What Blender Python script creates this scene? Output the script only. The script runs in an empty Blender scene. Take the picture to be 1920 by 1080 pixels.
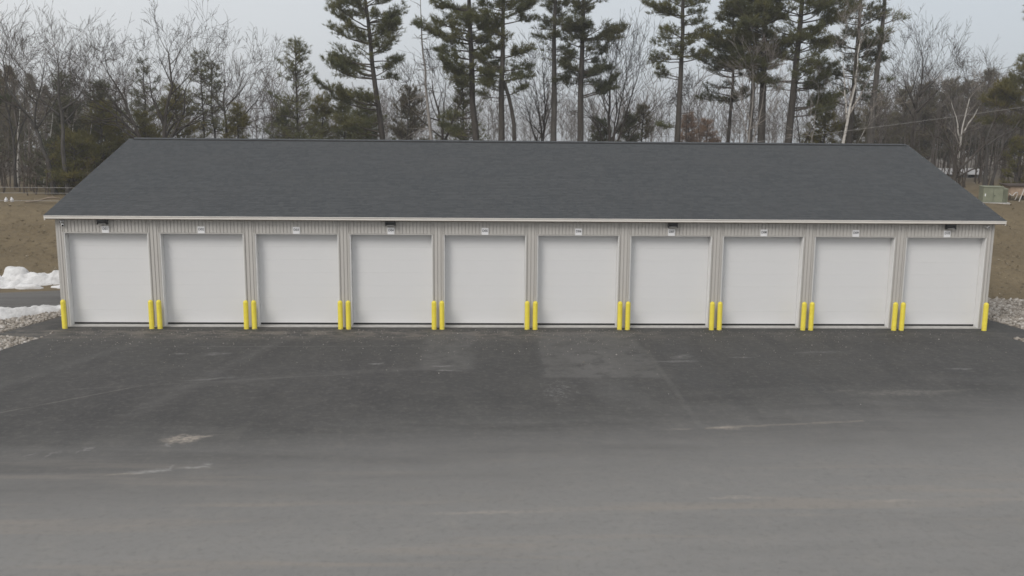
import bpy, math, random
import numpy as np
from mathutils import Vector, Matrix, noise as mnoise

R = math.radians
scene = bpy.context.scene
col = scene.collection

# ------------------------------------------------------------------ camera
cam_d = bpy.data.cameras.new('camera'); cam = bpy.data.objects.new('camera', cam_d); col.objects.link(cam)
scene.camera = cam
cam_d.sensor_width = 36.0; cam_d.lens = 36.0 * 1785.89 / 1920
cam_d.clip_start = 0.1; cam_d.clip_end = 3000
PITCH, YAW, ROLL = 0.1741, 0.0305, 0.0089
r0 = Vector((math.cos(YAW), -math.sin(YAW), 0))
fw = Vector((math.cos(PITCH) * math.sin(YAW), math.cos(PITCH) * math.cos(YAW), -math.sin(PITCH)))
u0 = r0.cross(fw)
rx = r0 * math.cos(ROLL) + u0 * math.sin(ROLL)
ux = u0 * math.cos(ROLL) - r0 * math.sin(ROLL)
m = Matrix((rx, ux, -fw)).transposed().to_4x4()
m.translation = Vector((-1.9633, -38.5515, 8.443))
cam.matrix_world = m

# ------------------------------------------------------------------ sky and sun (thin overcast, sun behind cloud, from the left)
SUN_EL, SUN_AZ = R(40), R(-140)          # azimuth from +y, clockwise
world = bpy.data.worlds.new('World'); scene.world = world; world.use_nodes = True
wn, wl = world.node_tree.nodes, world.node_tree.links
wn.clear()
wo = wn.new('ShaderNodeOutputWorld'); bg = wn.new('ShaderNodeBackground'); bg.inputs['Strength'].default_value = 0.1
sky = wn.new('ShaderNodeTexSky'); sky.sky_type = 'NISHITA'; sky.sun_disc = False
sky.sun_elevation = SUN_EL; sky.sun_rotation = SUN_AZ; sky.dust_density = 2.0; sky.air_density = 1.0
tc = wn.new('ShaderNodeTexCoord')
mp = wn.new('ShaderNodeMapping'); mp.inputs['Scale'].default_value = (1.0, 1.0, 2.6)
cl = wn.new('ShaderNodeTexNoise'); cl.inputs['Scale'].default_value = 1.7; cl.inputs['Detail'].default_value = 3; cl.inputs['Roughness'].default_value = 0.5
wl.new(tc.outputs['Generated'], mp.inputs['Vector']); wl.new(mp.outputs['Vector'], cl.inputs['Vector'])
dt = wn.new('ShaderNodeVectorMath'); dt.operation = 'DOT_PRODUCT'; wl.new(tc.outputs['Generated'], dt.inputs[0])
dt.inputs[1].default_value = (math.sin(SUN_AZ), math.cos(SUN_AZ), 0.25)
ad = wn.new('ShaderNodeMath'); ad.operation = 'MULTIPLY_ADD'; wl.new(cl.outputs['Fac'], ad.inputs[0]); ad.inputs[1].default_value = 0.55; wl.new(dt.outputs['Value'], ad.inputs[2])
cr = wn.new('ShaderNodeMapRange'); cr.data_type = 'FLOAT_VECTOR'; cr.interpolation_type = 'SMOOTHSTEP'; wl.new(ad.outputs[0], cr.inputs['Vector'])
cr.inputs[7].default_value = (-0.85,) * 3; cr.inputs[8].default_value = (0.35,) * 3
cr.inputs[9].default_value = (6.35, 6.85, 7.40); cr.inputs[10].default_value = (8.9, 8.9, 8.9)
mx = wn.new('ShaderNodeMix'); mx.data_type = 'RGBA'; mx.inputs['Factor'].default_value = 0.9
wl.new(sky.outputs['Color'], mx.inputs['A']); wl.new(cr.outputs['Vector'], mx.inputs['B'])
wl.new(mx.outputs['Result'], bg.inputs['Color']); wl.new(bg.outputs['Background'], wo.inputs['Surface'])

sun_d = bpy.data.lights.new('sun', 'SUN'); sun_d.energy = 1.5; sun_d.angle = R(25); sun_d.color = (1.0, 0.96, 0.91)
sun = bpy.data.objects.new('sun', sun_d); col.objects.link(sun)
sdir = Vector((math.sin(SUN_AZ) * math.cos(SUN_EL), math.cos(SUN_AZ) * math.cos(SUN_EL), math.sin(SUN_EL)))
sun.rotation_euler = sdir.to_track_quat('Z', 'Y').to_euler()
sun.location = (-30, -30, 40)

vs = scene.view_settings
vs.view_transform = 'Standard'; vs.look = 'None'; vs.gamma = 1.0; vs.exposure = 0.0; vs.use_curve_mapping = False
scene.cycles.use_denoising = True
scene.cycles.max_bounces = 4; scene.cycles.diffuse_bounces = 2; scene.cycles.volume_bounces = 0; scene.cycles.glossy_bounces = 2
scene.cycles.transparent_max_bounces = 4
scene.cycles.filter_width = 1.6; scene.cycles.use_light_tree = False

# ------------------------------------------------------------------ helpers
def tag(o, label=None, cat=None, group=None, kind=None):
    if label: o['label'] = label
    if cat: o['category'] = cat
    if group: o['group'] = group
    if kind: o['kind'] = kind
    return o

def empty(name, loc=(0, 0, 0), rz=0):
    o = bpy.data.objects.new(name, None); col.objects.link(o)
    o.location = loc; o.rotation_euler.z = rz; o.empty_display_size = 0.3
    return o

def link(name, me, mat=None, parent=None, loc=None):
    o = bpy.data.objects.new(name, me); col.objects.link(o)
    if mat is not None and not me.materials: me.materials.append(mat)
    if parent is not None: o.parent = parent
    if loc is not None: o.location = loc
    return o

def mesh_np(name, V, F, mat=None, smooth=False):
    """V (n,3) float, F (k,s) int with constant s, or list of faces"""
    me = bpy.data.meshes.new(name)
    V = np.asarray(V, np.float32)
    if isinstance(F, np.ndarray):
        k, s = F.shape
        me.vertices.add(len(V)); me.vertices.foreach_set('co', V.ravel())
        me.loops.add(k * s); me.loops.foreach_set('vertex_index', F.astype(np.int32).ravel())
        me.polygons.add(k)
        me.polygons.foreach_set('loop_start', np.arange(0, k * s, s, dtype=np.int32))
        me.polygons.foreach_set('loop_total', np.full(k, s, np.int32))
        me.update(calc_edges=True)
    else:
        me.from_pydata([tuple(v) for v in V], [], F); me.update()
    if smooth: me.polygons.foreach_set('use_smooth', np.ones(len(me.polygons), bool))
    if mat is not None: me.materials.append(mat)
    return me

class MB:
    def __init__(s): s.v = []; s.f = []
    def box(s, x0, x1, y0, y1, z0, z1):
        n = len(s.v)
        s.v += [(x0,y0,z0),(x1,y0,z0),(x1,y1,z0),(x0,y1,z0),(x0,y0,z1),(x1,y0,z1),(x1,y1,z1),(x0,y1,z1)]
        s.f += [(n,n+3,n+2,n+1),(n+4,n+5,n+6,n+7),(n,n+1,n+5,n+4),(n+1,n+2,n+6,n+5),(n+2,n+3,n+7,n+6),(n+3,n,n+4,n+7)]
        return s
    def prism(s, pts, axis, a, b):
        """pts: 2D polygon; axis 'x': pts=(y,z) extruded along x; axis 'z': pts=(x,y); 'y': pts=(x,z)"""
        n = len(s.v); k = len(pts)
        for t in (a, b):
            for p, q in pts:
                s.v.append({'x': (t, p, q), 'z': (p, q, t), 'y': (p, t, q)}[axis])
        s.f.append(tuple(range(n, n + k))[::-1]); s.f.append(tuple(range(n + k, n + 2 * k)))
        for i in range(k):
            j = (i + 1) % k
            s.f.append((n + i, n + j, n + k + j, n + k + i))
        return s
    def tube(s, pts, rads, n=8, cap=True):
        base = len(s.v); P = [Vector(p) for p in pts]
        for i, p in enumerate(P):
            d = (P[min(i + 1, len(P) - 1)] - P[max(i - 1, 0)]).normalized()
            a = d.cross(Vector((0, 0, 1))) if abs(d.z) < 0.9 else d.cross(Vector((1, 0, 0)))
            a.normalize(); b = d.cross(a)
            for k in range(n):
                t = 2 * math.pi * k / n
                s.v.append(tuple(p + (a * math.cos(t) + b * math.sin(t)) * rads[i]))
        for i in range(len(P) - 1):
            for k in range(n):
                q = (k + 1) % n
                s.f.append((base + i*n + k, base + i*n + q, base + (i+1)*n + q, base + (i+1)*n + k))
        if cap:
            s.f.append(tuple(base + k for k in range(n))[::-1]); s.f.append(tuple(base + (len(P)-1)*n + k for k in range(n)))
        return s
    def lathe(s, prof, n=20, c=(0, 0)):
        base = len(s.v)
        for r, z in prof:
            for k in range(n):
                t = 2 * math.pi * k / n; s.v.append((c[0] + r*math.cos(t), c[1] + r*math.sin(t), z))
        for i in range(len(prof) - 1):
            for k in range(n):
                q = (k + 1) % n
                s.f.append((base+i*n+k, base+i*n+q, base+(i+1)*n+q, base+(i+1)*n+k))
        s.f.append(tuple(base + (len(prof)-1)*n + k for k in range(n)))
        return s
    def mesh(s, name, mat, smooth=False):
        me = bpy.data.meshes.new(name); me.from_pydata(s.v, [], s.f); me.update()
        if smooth: me.polygons.foreach_set('use_smooth', np.ones(len(me.polygons), bool))
        me.materials.append(mat); return me
    def build(s, name, mat, parent=None, smooth=False, loc=None):
        return link(name, s.mesh(name, mat, smooth), None, parent, loc)

def bevel(o, w=0.01, seg=2):
    b = o.modifiers.new('bevel', 'BEVEL'); b.width = w; b.segments = seg; b.limit_method = 'ANGLE'; b.angle_limit = R(40)
    return o

# ------------------------------------------------------------------ materials
class NT:
    def __init__(s, name, rough=0.8, spec=0.3):
        s.m = bpy.data.materials.new(name); s.m.use_nodes = True
        s.n, s.l = s.m.node_tree.nodes, s.m.node_tree.links
        s.b = s.n['Principled BSDF']; s.b.inputs['Roughness'].default_value = rough
        s.b.inputs['Specular IOR Level'].default_value = spec
        s.tc = s.n.new('ShaderNodeTexCoord'); s.co = s.tc.outputs['Object']
    def set(s, sock, v):
        if isinstance(v, bpy.types.NodeSocket): s.l.new(v, sock)
        elif isinstance(v, (tuple, list)) and len(v) == 3 and sock.type == 'RGBA': sock.default_value = (*v, 1)
        else: sock.default_value = v
    def noise(s, scale, detail=4, rough=0.55, stretch=None, off=(0, 0, 0), rot=0, dist=0.0):
        mp = s.n.new('ShaderNodeMapping'); s.l.new(s.co, mp.inputs['Vector'])
        mp.inputs['Scale'].default_value = stretch or (1, 1, 1); mp.inputs['Location'].default_value = off
        mp.inputs['Rotation'].default_value = (0, 0, rot)
        t = s.n.new('ShaderNodeTexNoise'); s.l.new(mp.outputs['Vector'], t.inputs['Vector'])
        t.inputs['Scale'].default_value = scale; t.inputs['Detail'].default_value = detail; t.inputs['Roughness'].default_value = rough
        t.inputs['Distortion'].default_value = dist
        return t.outputs['Fac']
    def voronoi(s, scale, feat='F1'):
        t = s.n.new('ShaderNodeTexVoronoi'); t.feature = feat; s.l.new(s.co, t.inputs['Vector']); t.inputs['Scale'].default_value = scale
        return t
    def ramp(s, fac, *stops):
        r = s.n.new('ShaderNodeValToRGB'); s.set(r.inputs['Fac'], fac); e = r.color_ramp.elements
        while len(e) < len(stops): e.new(0.5)
        for el, (p, c) in zip(e, stops): el.position = p; el.color = (*c, 1) if isinstance(c, tuple) else (c, c, c, 1)
        return r.outputs['Color']
    def mix(s, f, a, b, mode='MIX'):
        x = s.n.new('ShaderNodeMix'); x.data_type = 'RGBA'; x.blend_type = mode
        s.set(x.inputs['Factor'], f); s.set(x.inputs['A'], a); s.set(x.inputs['B'], b); return x.outputs['Result']
    def math(s, op, a, b=0.0, c=0.0, clamp=False):
        x = s.n.new('ShaderNodeMath'); x.operation = op; x.use_clamp = clamp
        s.set(x.inputs[0], a); s.set(x.inputs[1], b); s.set(x.inputs[2], c); return x.outputs[0]
    def smooth(s, v, a, b, lo=0.0, hi=1.0):
        x = s.n.new('ShaderNodeMapRange'); x.interpolation_type = 'SMOOTHSTEP'
        s.set(x.inputs['Value'], v); x.inputs['From Min'].default_value = a; x.inputs['From Max'].default_value = b
        x.inputs['To Min'].default_value = lo; x.inputs['To Max'].default_value = hi; return x.outputs['Result']
    def xyz(s):
        x = s.n.new('ShaderNodeSeparateXYZ'); s.l.new(s.co, x.inputs[0]); return x.outputs
    def island(s):
        return s.n.new('ShaderNodeNewGeometry').outputs['Random Per Island']
    def objrand(s):
        return s.n.new('ShaderNodeObjectInfo').outputs['Random']
    def bump(s, h, strength=0.3, dist=0.02):
        b = s.n.new('ShaderNodeBump'); s.set(b.inputs['Height'], h); b.inputs['Strength'].default_value = strength; b.inputs['Distance'].default_value = dist
        s.l.new(b.outputs['Normal'], s.b.inputs['Normal'])
    def done(s, color, rough=None):
        s.set(s.b.inputs['Base Color'], color)
        if rough is not None: s.set(s.b.inputs['Roughness'], rough)
        return s.m

M = {}
def simple(name, c, rough=0.6, spec=0.3, var=0.08, scale=3.0):
    t = NT(name, rough, spec); n = t.noise(scale, 5)
    a = tuple(min(1, v * (1 - var)) for v in c); b = tuple(min(1, v * (1 + var)) for v in c)
    M[name] = t.done(t.ramp(n, (0.3, a), (0.7, b))); return M[name]

simple('trim_cream', (0.76, 0.725, 0.675), 0.45, 0.35, 0.04, 1.2)
simple('siding_trim', (0.47, 0.455, 0.43), 0.5, 0.3, 0.04)
simple('white_trim', (0.78, 0.775, 0.76), 0.4, 0.4, 0.03)
simple('concrete', (0.50, 0.49, 0.47), 0.85, 0.2, 0.12, 4)
simple('black_metal', (0.018, 0.018, 0.019), 0.45, 0.4, 0.1)
simple('black_rubber', (0.02, 0.02, 0.02), 0.8, 0.2, 0.1)
simple('sign_white', (0.82, 0.82, 0.83), 0.45, 0.3, 0.02)
simple('letter_grey', (0.035, 0.035, 0.04), 0.6, 0.2, 0.05)
simple('camera_white', (0.72, 0.72, 0.72), 0.35, 0.5, 0.02)
simple('dark_glass', (0.01, 0.01, 0.012), 0.1, 0.5, 0.05)
simple('lens_diffuser', (0.35, 0.35, 0.34), 0.25, 0.5, 0.05)
simple('roof_deck', (0.16, 0.13, 0.10), 0.9, 0.1)
simple('wire_grey', (0.34, 0.33, 0.32), 0.6, 0.2)
simple('wire_dark', (0.10, 0.10, 0.10), 0.6, 0.2)
simple('post_wood', (0.20, 0.16, 0.12), 0.9, 0.1, 0.25, 8)
simple('transformer_green', (0.215, 0.228, 0.165), 0.55, 0.3, 0.14, 2.5)
simple('shed_tan', (0.36, 0.27, 0.20), 0.8, 0.2, 0.15, 5)
simple('shed_dark', (0.07, 0.055, 0.045), 0.8, 0.2)
simple('pipe_grey', (0.52, 0.50, 0.47), 0.5, 0.3)
simple('house_grey', (0.30, 0.29, 0.28), 0.8, 0.2)
simple('snow_roof', (0.46, 0.455, 0.455), 0.7, 0.2, 0.06)
simple('bag_white', (0.78, 0.78, 0.80), 0.5, 0.3, 0.06, 6)

t = NT('siding', 0.5, 0.3); X, Y, Z = t.xyz()
n = t.noise(0.9, 4, 0.6, stretch=(1, 1, 0.25)); n2 = t.noise(14, 3, 0.6, stretch=(1, 1, 0.1))
c = t.ramp(n, (0.3, (0.505, 0.485, 0.455)), (0.7, (0.545, 0.525, 0.495)))
c = t.mix(t.smooth(n2, 0.55, 0.8, 0, 0.12), c, (0.40, 0.38, 0.35))
t.bump(t.noise(40, 2, 0.5, stretch=(1, 1, 0.08)), 0.08, 0.004)
M['siding'] = t.done(c)

t = NT('door_white', 0.42, 0.35); X, Y, Z = t.xyz()
n = t.noise(0.55, 3, 0.5); n2 = t.noise(7, 4, 0.6, stretch=(0.35, 1, 1.0))
c = t.ramp(n, (0.3, (0.715, 0.717, 0.722)), (0.7, (0.745, 0.743, 0.740)))
c = t.mix(t.smooth(n2, 0.62, 0.9, 0, 0.10), c, (0.55, 0.53, 0.50))
t.bump(t.noise(160, 2), 0.05, 0.002)
M['door_white'] = t.done(c)

t = NT('bollard_yellow', 0.42, 0.35)
n = t.noise(6, 4); X, Y, Z = t.xyz()
c = t.ramp(n, (0.3, (0.78, 0.640, 0.060)), (0.7, (0.86, 0.73, 0.085)))
sc = t.math('MULTIPLY', t.smooth(Z, 0.22, 0.0), t.smooth(t.noise(16, 4, 0.7), 0.45, 0.7))
c = t.mix(t.math('MULTIPLY', sc, 0.6), c, (0.22, 0.19, 0.13))
c = t.mix(t.smooth(t.noise(26, 3, 0.7, stretch=(1, 1, 0.3)), 0.68, 0.78, 0, 0.35), c, (0.40, 0.33, 0.12))
pass; M['bollard_yellow'] = t.done(c)

t = NT('shingle', 0.9, 0.25)
c = t.ramp(t.island(), (0.0, (0.062, 0.067, 0.072)), (0.5, (0.071, 0.076, 0.081)), (1.0, (0.082, 0.087, 0.092)))
c = t.mix(t.smooth(t.noise(1.0, 3, 0.6, stretch=(0.25, 5.2, 5.2)), 0.45, 0.62, 0, 0.25), c, (0.054, 0.058, 0.063))
c = t.mix(t.smooth(t.noise(0.35, 4, 0.6), 0.35, 0.75, 0, 0.35), c, (0.084, 0.086, 0.088))
c = t.mix(t.smooth(t.noise(45, 3, 0.7), 0.4, 0.8, 0, 0.4), c, (0.055, 0.058, 0.062))
t.bump(t.noise(160, 2), 0.25, 0.004)
M['shingle'] = t.done(c)

def bark(name, a, b, scale=7, pale=None):
    t = NT(name, 0.95, 0.1)
    n = t.noise(scale, 5, 0.65, stretch=(1, 1, 0.22)); c = t.ramp(n, (0.3, a), (0.7, b))
    if pale: c = t.mix(t.smooth(t.noise(2.4, 4, 0.7, stretch=(1, 1, 1.6)), 0.54, 0.64), c, pale)
    t.bump(n, 0.5, 0.03); M[name] = t.done(c)
bark('bark_pine', (0.049, 0.043, 0.037), (0.099, 0.088, 0.078))
bark('bark_pine_pale', (0.078, 0.072, 0.065), (0.145, 0.132, 0.120))
bark('bark_grey', (0.059, 0.054, 0.049), (0.110, 0.102, 0.094))
bark('bark_brown', (0.050, 0.042, 0.036), (0.089, 0.078, 0.068))
bark('bark_snag', (0.216, 0.200, 0.182), (0.351, 0.324, 0.304))
bark('bark_birch', (0.46, 0.44, 0.41), (0.60, 0.575, 0.54), 5, (0.09, 0.08, 0.075))
bark('twig_grey', (0.074, 0.060, 0.048), (0.098, 0.081, 0.066))
bark('twig_dark', (0.050, 0.040, 0.033), (0.074, 0.060, 0.048))
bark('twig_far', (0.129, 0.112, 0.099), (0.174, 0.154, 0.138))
bark('twig_birch', (0.26, 0.225, 0.20), (0.34, 0.31, 0.28))
bark('twig_pine', (0.081, 0.069, 0.058), (0.127, 0.109, 0.092))
bark('log_bark', (0.22, 0.17, 0.13), (0.30, 0.25, 0.20))

def needles(name, *cols):
    t = NT(name, 0.6, 0.25)
    st = [(i / (len(cols) - 1), c) for i, c in enumerate(cols)]
    c = t.ramp(t.island(), *st)
    c = t.mix(t.smooth(t.noise(0.5, 3, 0.6), 0.42, 0.68, 0, 0.5), c, tuple(v * f for v, f in zip(cols[-1], (1.25, 1.08, 0.85))))
    t.done(c)
    tr_ = t.n.new('ShaderNodeBsdfTranslucent'); t.set(tr_.inputs['Color'], c); ms = t.n.new('ShaderNodeMixShader'); ms.inputs[0].default_value = 0.45
    t.l.new(t.b.outputs[0], ms.inputs[1]); t.l.new(tr_.outputs[0], ms.inputs[2]); t.l.new(ms.outputs[0], t.n['Material Output'].inputs['Surface'])
    M[name] = t.m
needles('needles_pine', (0.094, 0.105, 0.048), (0.134, 0.143, 0.065), (0.188, 0.190, 0.087))
needles('needles_olive', (0.112, 0.110, 0.038), (0.159, 0.150, 0.050), (0.218, 0.197, 0.069))
needles('needles_dark', (0.074, 0.083, 0.047), (0.105, 0.114, 0.063), (0.150, 0.155, 0.085))
needles('needles_brown', (0.184, 0.117, 0.076), (0.227, 0.157, 0.105), (0.270, 0.191, 0.138))
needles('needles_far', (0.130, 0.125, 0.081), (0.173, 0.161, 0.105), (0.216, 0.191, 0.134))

t = NT('ground', 0.95, 0.1); X, Y, Z = t.xyz()
n = t.noise(0.25, 5, 0.6); n2 = t.noise(2.2, 5, 0.65); n3 = t.noise(9, 4, 0.7)
c = t.ramp(n, (0.32, (0.140, 0.110, 0.068)), (0.68, (0.196, 0.156, 0.098)))
c = t.mix(t.smooth(n2, 0.40, 0.72, 0, 0.5), c, (0.112, 0.090, 0.060))
c = t.mix(t.smooth(n3, 0.52, 0.72, 0, 0.4), c, (0.225, 0.188, 0.130))
c = t.mix(t.smooth(Y, 30, 60), c, (0.135, 0.118, 0.098))
t.bump(t.math('ADD', n2, n3), 0.4, 0.05)
M['ground'] = t.done(c)

t = NT('gravel', 0.9, 0.15)
v = t.voronoi(9.0); n = t.noise(0.8, 4)
c = t.ramp(v.outputs['Color'], (0.1, (0.22, 0.195, 0.165)), (0.6, (0.34, 0.31, 0.275)), (1.0, (0.46, 0.43, 0.39)))
c = t.mix(t.smooth(v.outputs['Distance'], 0.25, 0.6), c, (0.10, 0.088, 0.072))
t.bump(v.outputs['Distance'], 0.8, -0.05)
M['gravel'] = t.done(c)
t = NT('stones', 0.9, 0.15)
c = t.ramp(t.island(), (0.0, (0.19, 0.165, 0.138)), (0.35, (0.32, 0.288, 0.25)), (0.75, (0.42, 0.385, 0.345)), (1.0, (0.56, 0.535, 0.50)))
c = t.mix(t.smooth(t.noise(18, 4), 0.4, 0.7, 0, 0.35), c, (0.16, 0.14, 0.12))
M['stones'] = t.done(c)

t = NT('snow', 0.75, 0.25)
n = t.noise(2.2, 5, 0.65); n2 = t.noise(9, 4, 0.7)
c = t.ramp(n, (0.3, (0.52, 0.515, 0.51)), (0.62, (0.78, 0.785, 0.795)))
c = t.mix(t.smooth(n2, 0.60, 0.76, 0, 0.45), c, (0.33, 0.29, 0.25))
X, Y, Z = t.xyz()
c = t.mix(t.math('MULTIPLY', t.smooth(t.noise(1.1, 4, 0.7), 0.5, 0.68), 0.4), c, (0.45, 0.42, 0.385))
t.bump(t.math('ADD', n, t.math('MULTIPLY', n2, 0.4)), 0.5, 0.12)
M['snow'] = t.done(c)

t = NT('litter', 0.9, 0.15)
M['litter'] = t.done(t.ramp(t.island(), (0, (0.130, 0.105, 0.068)), (0.75, (0.190, 0.156, 0.106)), (1, (0.36, 0.315, 0.24))))

# asphalt: fresh dark lot that turns into a dusty, traffic-worn lane towards the viewer's side
def asphalt(name, lot):
    t = NT(name, 0.82, 0.3); X, Y, Z = t.xyz()
    big = t.noise(0.16, 4, 0.55, stretch=(0.8, 1.2, 1))
    trk = t.noise(0.9, 4, 0.6, stretch=(1.0, 0.16, 1), rot=R(4))     # streaks across, from driving in and out
    lng = t.noise(0.9, 6, 0.62, stretch=(0.15, 0.9, 1), rot=R(-9), dist=0.35)     # long streaks of the drive lane
    mid = t.noise(1.3, 6, 0.65); fine = t.noise(38, 3, 0.7); grit = t.noise(150, 2, 0.6)
    c = t.ramp(big, (0.3, (0.049, 0.048, 0.047)), (0.72, (0.063, 0.061, 0.058)))
    c = t.mix(t.smooth(mid, 0.42, 0.75, 0, 0.6), c, (0.086, 0.082, 0.076))
    c = t.mix(t.smooth(t.noise(0.45, 6, 0.65, stretch=(1, 0.5, 1), rot=R(28), off=(5, 1, 0)), 0.48, 0.66, 0, 0.6), c, (0.041, 0.040, 0.039))
    c = t.mix(t.smooth(t.noise(0.55, 6, 0.7, stretch=(1.3, 0.35, 1), rot=R(-35), off=(9, 4, 0)), 0.52, 0.72, 0, 0.55), c, (0.090, 0.086, 0.080))
    if lot:
        c = t.mix(t.smooth(trk, 0.48, 0.68, 0, 0.65), c, (0.041, 0.040, 0.040))
        yy = t.math('SUBTRACT', Y, t.math('MULTIPLY', X, 0.17))
        yy = t.math('ADD', yy, t.math('MULTIPLY', t.math('SUBTRACT', lng, 0.5), 7.0))
        lane = t.smooth(yy, -9.5, -19.5)
        lanec = t.ramp(lng, (0.25, (0.196, 0.192, 0.186)), (0.75, (0.252, 0.246, 0.236)))
        lanec = t.mix(t.smooth(mid, 0.45, 0.8, 0, 0.4), lanec, (0.285, 0.268, 0.244))
        c = t.mix(lane, c, lanec)
        # dusty tan streaks running along the lane
        ds = t.math('MULTIPLY', t.smooth(t.noise(0.8, 6, 0.65, stretch=(0.10, 1.3, 1), off=(3, 7, 0), rot=R(-7), dist=0.3), 0.52, 0.68), t.smooth(Y, -14.0, -18.0))
        c = t.mix(t.math('MULTIPLY', ds, 0.42), c, (0.300, 0.262, 0.222))
        # a broad band of fine grit just outside the doors
        gb = t.math('MULTIPLY', t.smooth(Y, -3.0, -1.0), t.smooth(t.noise(1.6, 6, 0.7, stretch=(0.7, 1.4, 1)), 0.40, 0.62))
        gb = t.math('MULTIPLY', gb, t.smooth(X, 7.0, 1.0, 0.25, 1.0))
        c = t.mix(t.math('MULTIPLY', gb, 0.75), c, (0.215, 0.190, 0.162))
        for (ox, oy, rad, wd, f_, cc) in ((-16.0, -24.0, 17.5, 0.16, 0.35, (0.060, 0.060, 0.060)), (-16.0, -24.0, 19.2, 0.16, 0.35, (0.060, 0.060, 0.060)), (17.0, -22.0, 15.5, 0.15, 0.30, (0.062, 0.062, 0.062)), (17.0, -22.0, 17.2, 0.15, 0.30, (0.062, 0.062, 0.062)), (-2.0, -27.0, 20.5, 0.18, 0.28, (0.140, 0.135, 0.128)), (6.0, 12.0, 24.0, 0.18, 0.28, (0.075, 0.075, 0.075)), (6.0, 12.0, 25.8, 0.18, 0.28, (0.075, 0.075, 0.075))):
            dx_, dy_ = t.math('SUBTRACT', X, ox), t.math('SUBTRACT', Y, oy)
            dd = t.math('SQRT', t.math('ADD', t.math('MULTIPLY', dx_, dx_), t.math('MULTIPLY', dy_, dy_)))
            dd = t.math('ABSOLUTE', t.math('SUBTRACT', t.math('ADD', dd, t.math('MULTIPLY', mid, 0.25)), rad))
            c = t.mix(t.math('MULTIPLY', t.math('MULTIPLY', t.smooth(dd, wd * 2.2, wd * 0.4), t.math('MULTIPLY', t.smooth(big, 0.38, 0.58), t.smooth(Y, -11.5, -8.0))), f_ * 0.8), c, cc)
        # paler paving strips with straight joints
        BRK = t.smooth(t.noise(1.1, 6, 0.7, off=(2, 2, 0)), 0.30, 0.55)
        def rect(x0, x1, y0, y1, sh, f, colr, soft=0.12, tilt=0.0):
            xs = t.math('ADD', X, t.math('MULTIPLY', Y, sh))
            Yt = t.math('SUBTRACT', Y, t.math('MULTIPLY', t.math('SUBTRACT', X, x0), tilt))
            w = t.math('MULTIPLY', t.math('SUBTRACT', t.noise(2.5, 4), 0.5), 0.25)
            xs = t.math('ADD', xs, w); ys = t.math('ADD', Yt, w)
            a = t.math('MULTIPLY', t.smooth(xs, x0 - soft, x0 + soft), t.smooth(xs, x1 + soft, x1 - soft))
            b = t.math('MULTIPLY', t.smooth(ys, y0 - soft, y0 + soft), t.smooth(ys, y1 + soft, y1 - soft))
            return t.mix(t.math('MULTIPLY', t.math('MULTIPLY', t.math('MULTIPLY', a, b), BRK), f), c, colr)
        c = rect(0.05, 4.05, -7.8, -0.8, 0.0, 0.6, (0.128, 0.124, 0.118), 0.16)
        c = rect(-4.2, -2.3, -6.8, -0.8, 0.0, 0.55, (0.130, 0.126, 0.120), 0.25)
        c = rect(0.0, 0.16, -7.4, -2.6, 0.0, 0.6, (0.050, 0.050, 0.050), 0.04)
        c = rect(4.08, 4.26, -13.0, -4.0, 0.0, 0.22, (0.180, 0.172, 0.162), 0.06)
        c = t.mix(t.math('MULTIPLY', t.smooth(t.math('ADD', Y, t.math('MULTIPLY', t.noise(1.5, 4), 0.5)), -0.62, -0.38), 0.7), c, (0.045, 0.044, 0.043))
        c = rect(4.6, 6.0, -9.0, -2.2, 0.0, 0.40, (0.060, 0.060, 0.061), 0.35)
        c = rect(8.2, 8.5, -11.0, -6.6, 0.05, 0.5, (0.055, 0.055, 0.056), 0.12)
        c = rect(4.3, 9.0, -13.15, -13.03, -0.0, 0.6, (0.270, 0.240, 0.205), 0.06, 0.13)
        c = rect(-14.0, -2.0, -3.55, -3.48, -0.0, 0.35, (0.22, 0.21, 0.20), 0.03, 0.02)
        c = rect(0.6, 2.2, -11.0, -4.0, 0.10, 0.20, (0.17, 0.165, 0.16), 0.3)
        c = rect(6.6, 7.3, -12.0, -1.0, 0.22, 0.25, (0.058, 0.058, 0.059), 0.3)
        c = rect(-9.4, -8.9, -12.0, -1.5, -0.25, 0.30, (0.125, 0.121, 0.116), 0.25)
        c = rect(-14.4, -13.9, -11.0, -1.5, -0.35, 0.30, (0.120, 0.117, 0.112), 0.25)
        c = rect(12.2, 12.9, -9.0, -1.0, 0.3, 0.28, (0.056, 0.056, 0.057), 0.3)
        c = rect(-16.5, -12.4, -12.3, -12.2, 0.0, 0.40, (0.23, 0.215, 0.195), 0.06, 0.95)
        c = rect(-15.0, -6.5, -9.3, -9.2, 0.0, 0.22, (0.20, 0.19, 0.18), 0.06, 0.22)
        # pale spills and scrapes: (x, y, half length, half width, turn, strength, colour)
        warp = t.n.new('ShaderNodeTexNoise'); t.l.new(t.co, warp.inputs['Vector']); warp.inputs['Scale'].default_value = 2.3; warp.inputs['Detail'].default_value = 5; warp.inputs['Roughness'].default_value = 0.65
        sub = t.n.new('ShaderNodeVectorMath'); sub.operation = 'SUBTRACT'; t.l.new(warp.outputs['Color'], sub.inputs[0]); sub.inputs[1].default_value = (0.5, 0.5, 0.5)
        SPK = t.smooth(t.noise(6.5, 7, 0.8, stretch=(0.7, 1, 1)), 0.34, 0.60)
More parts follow.
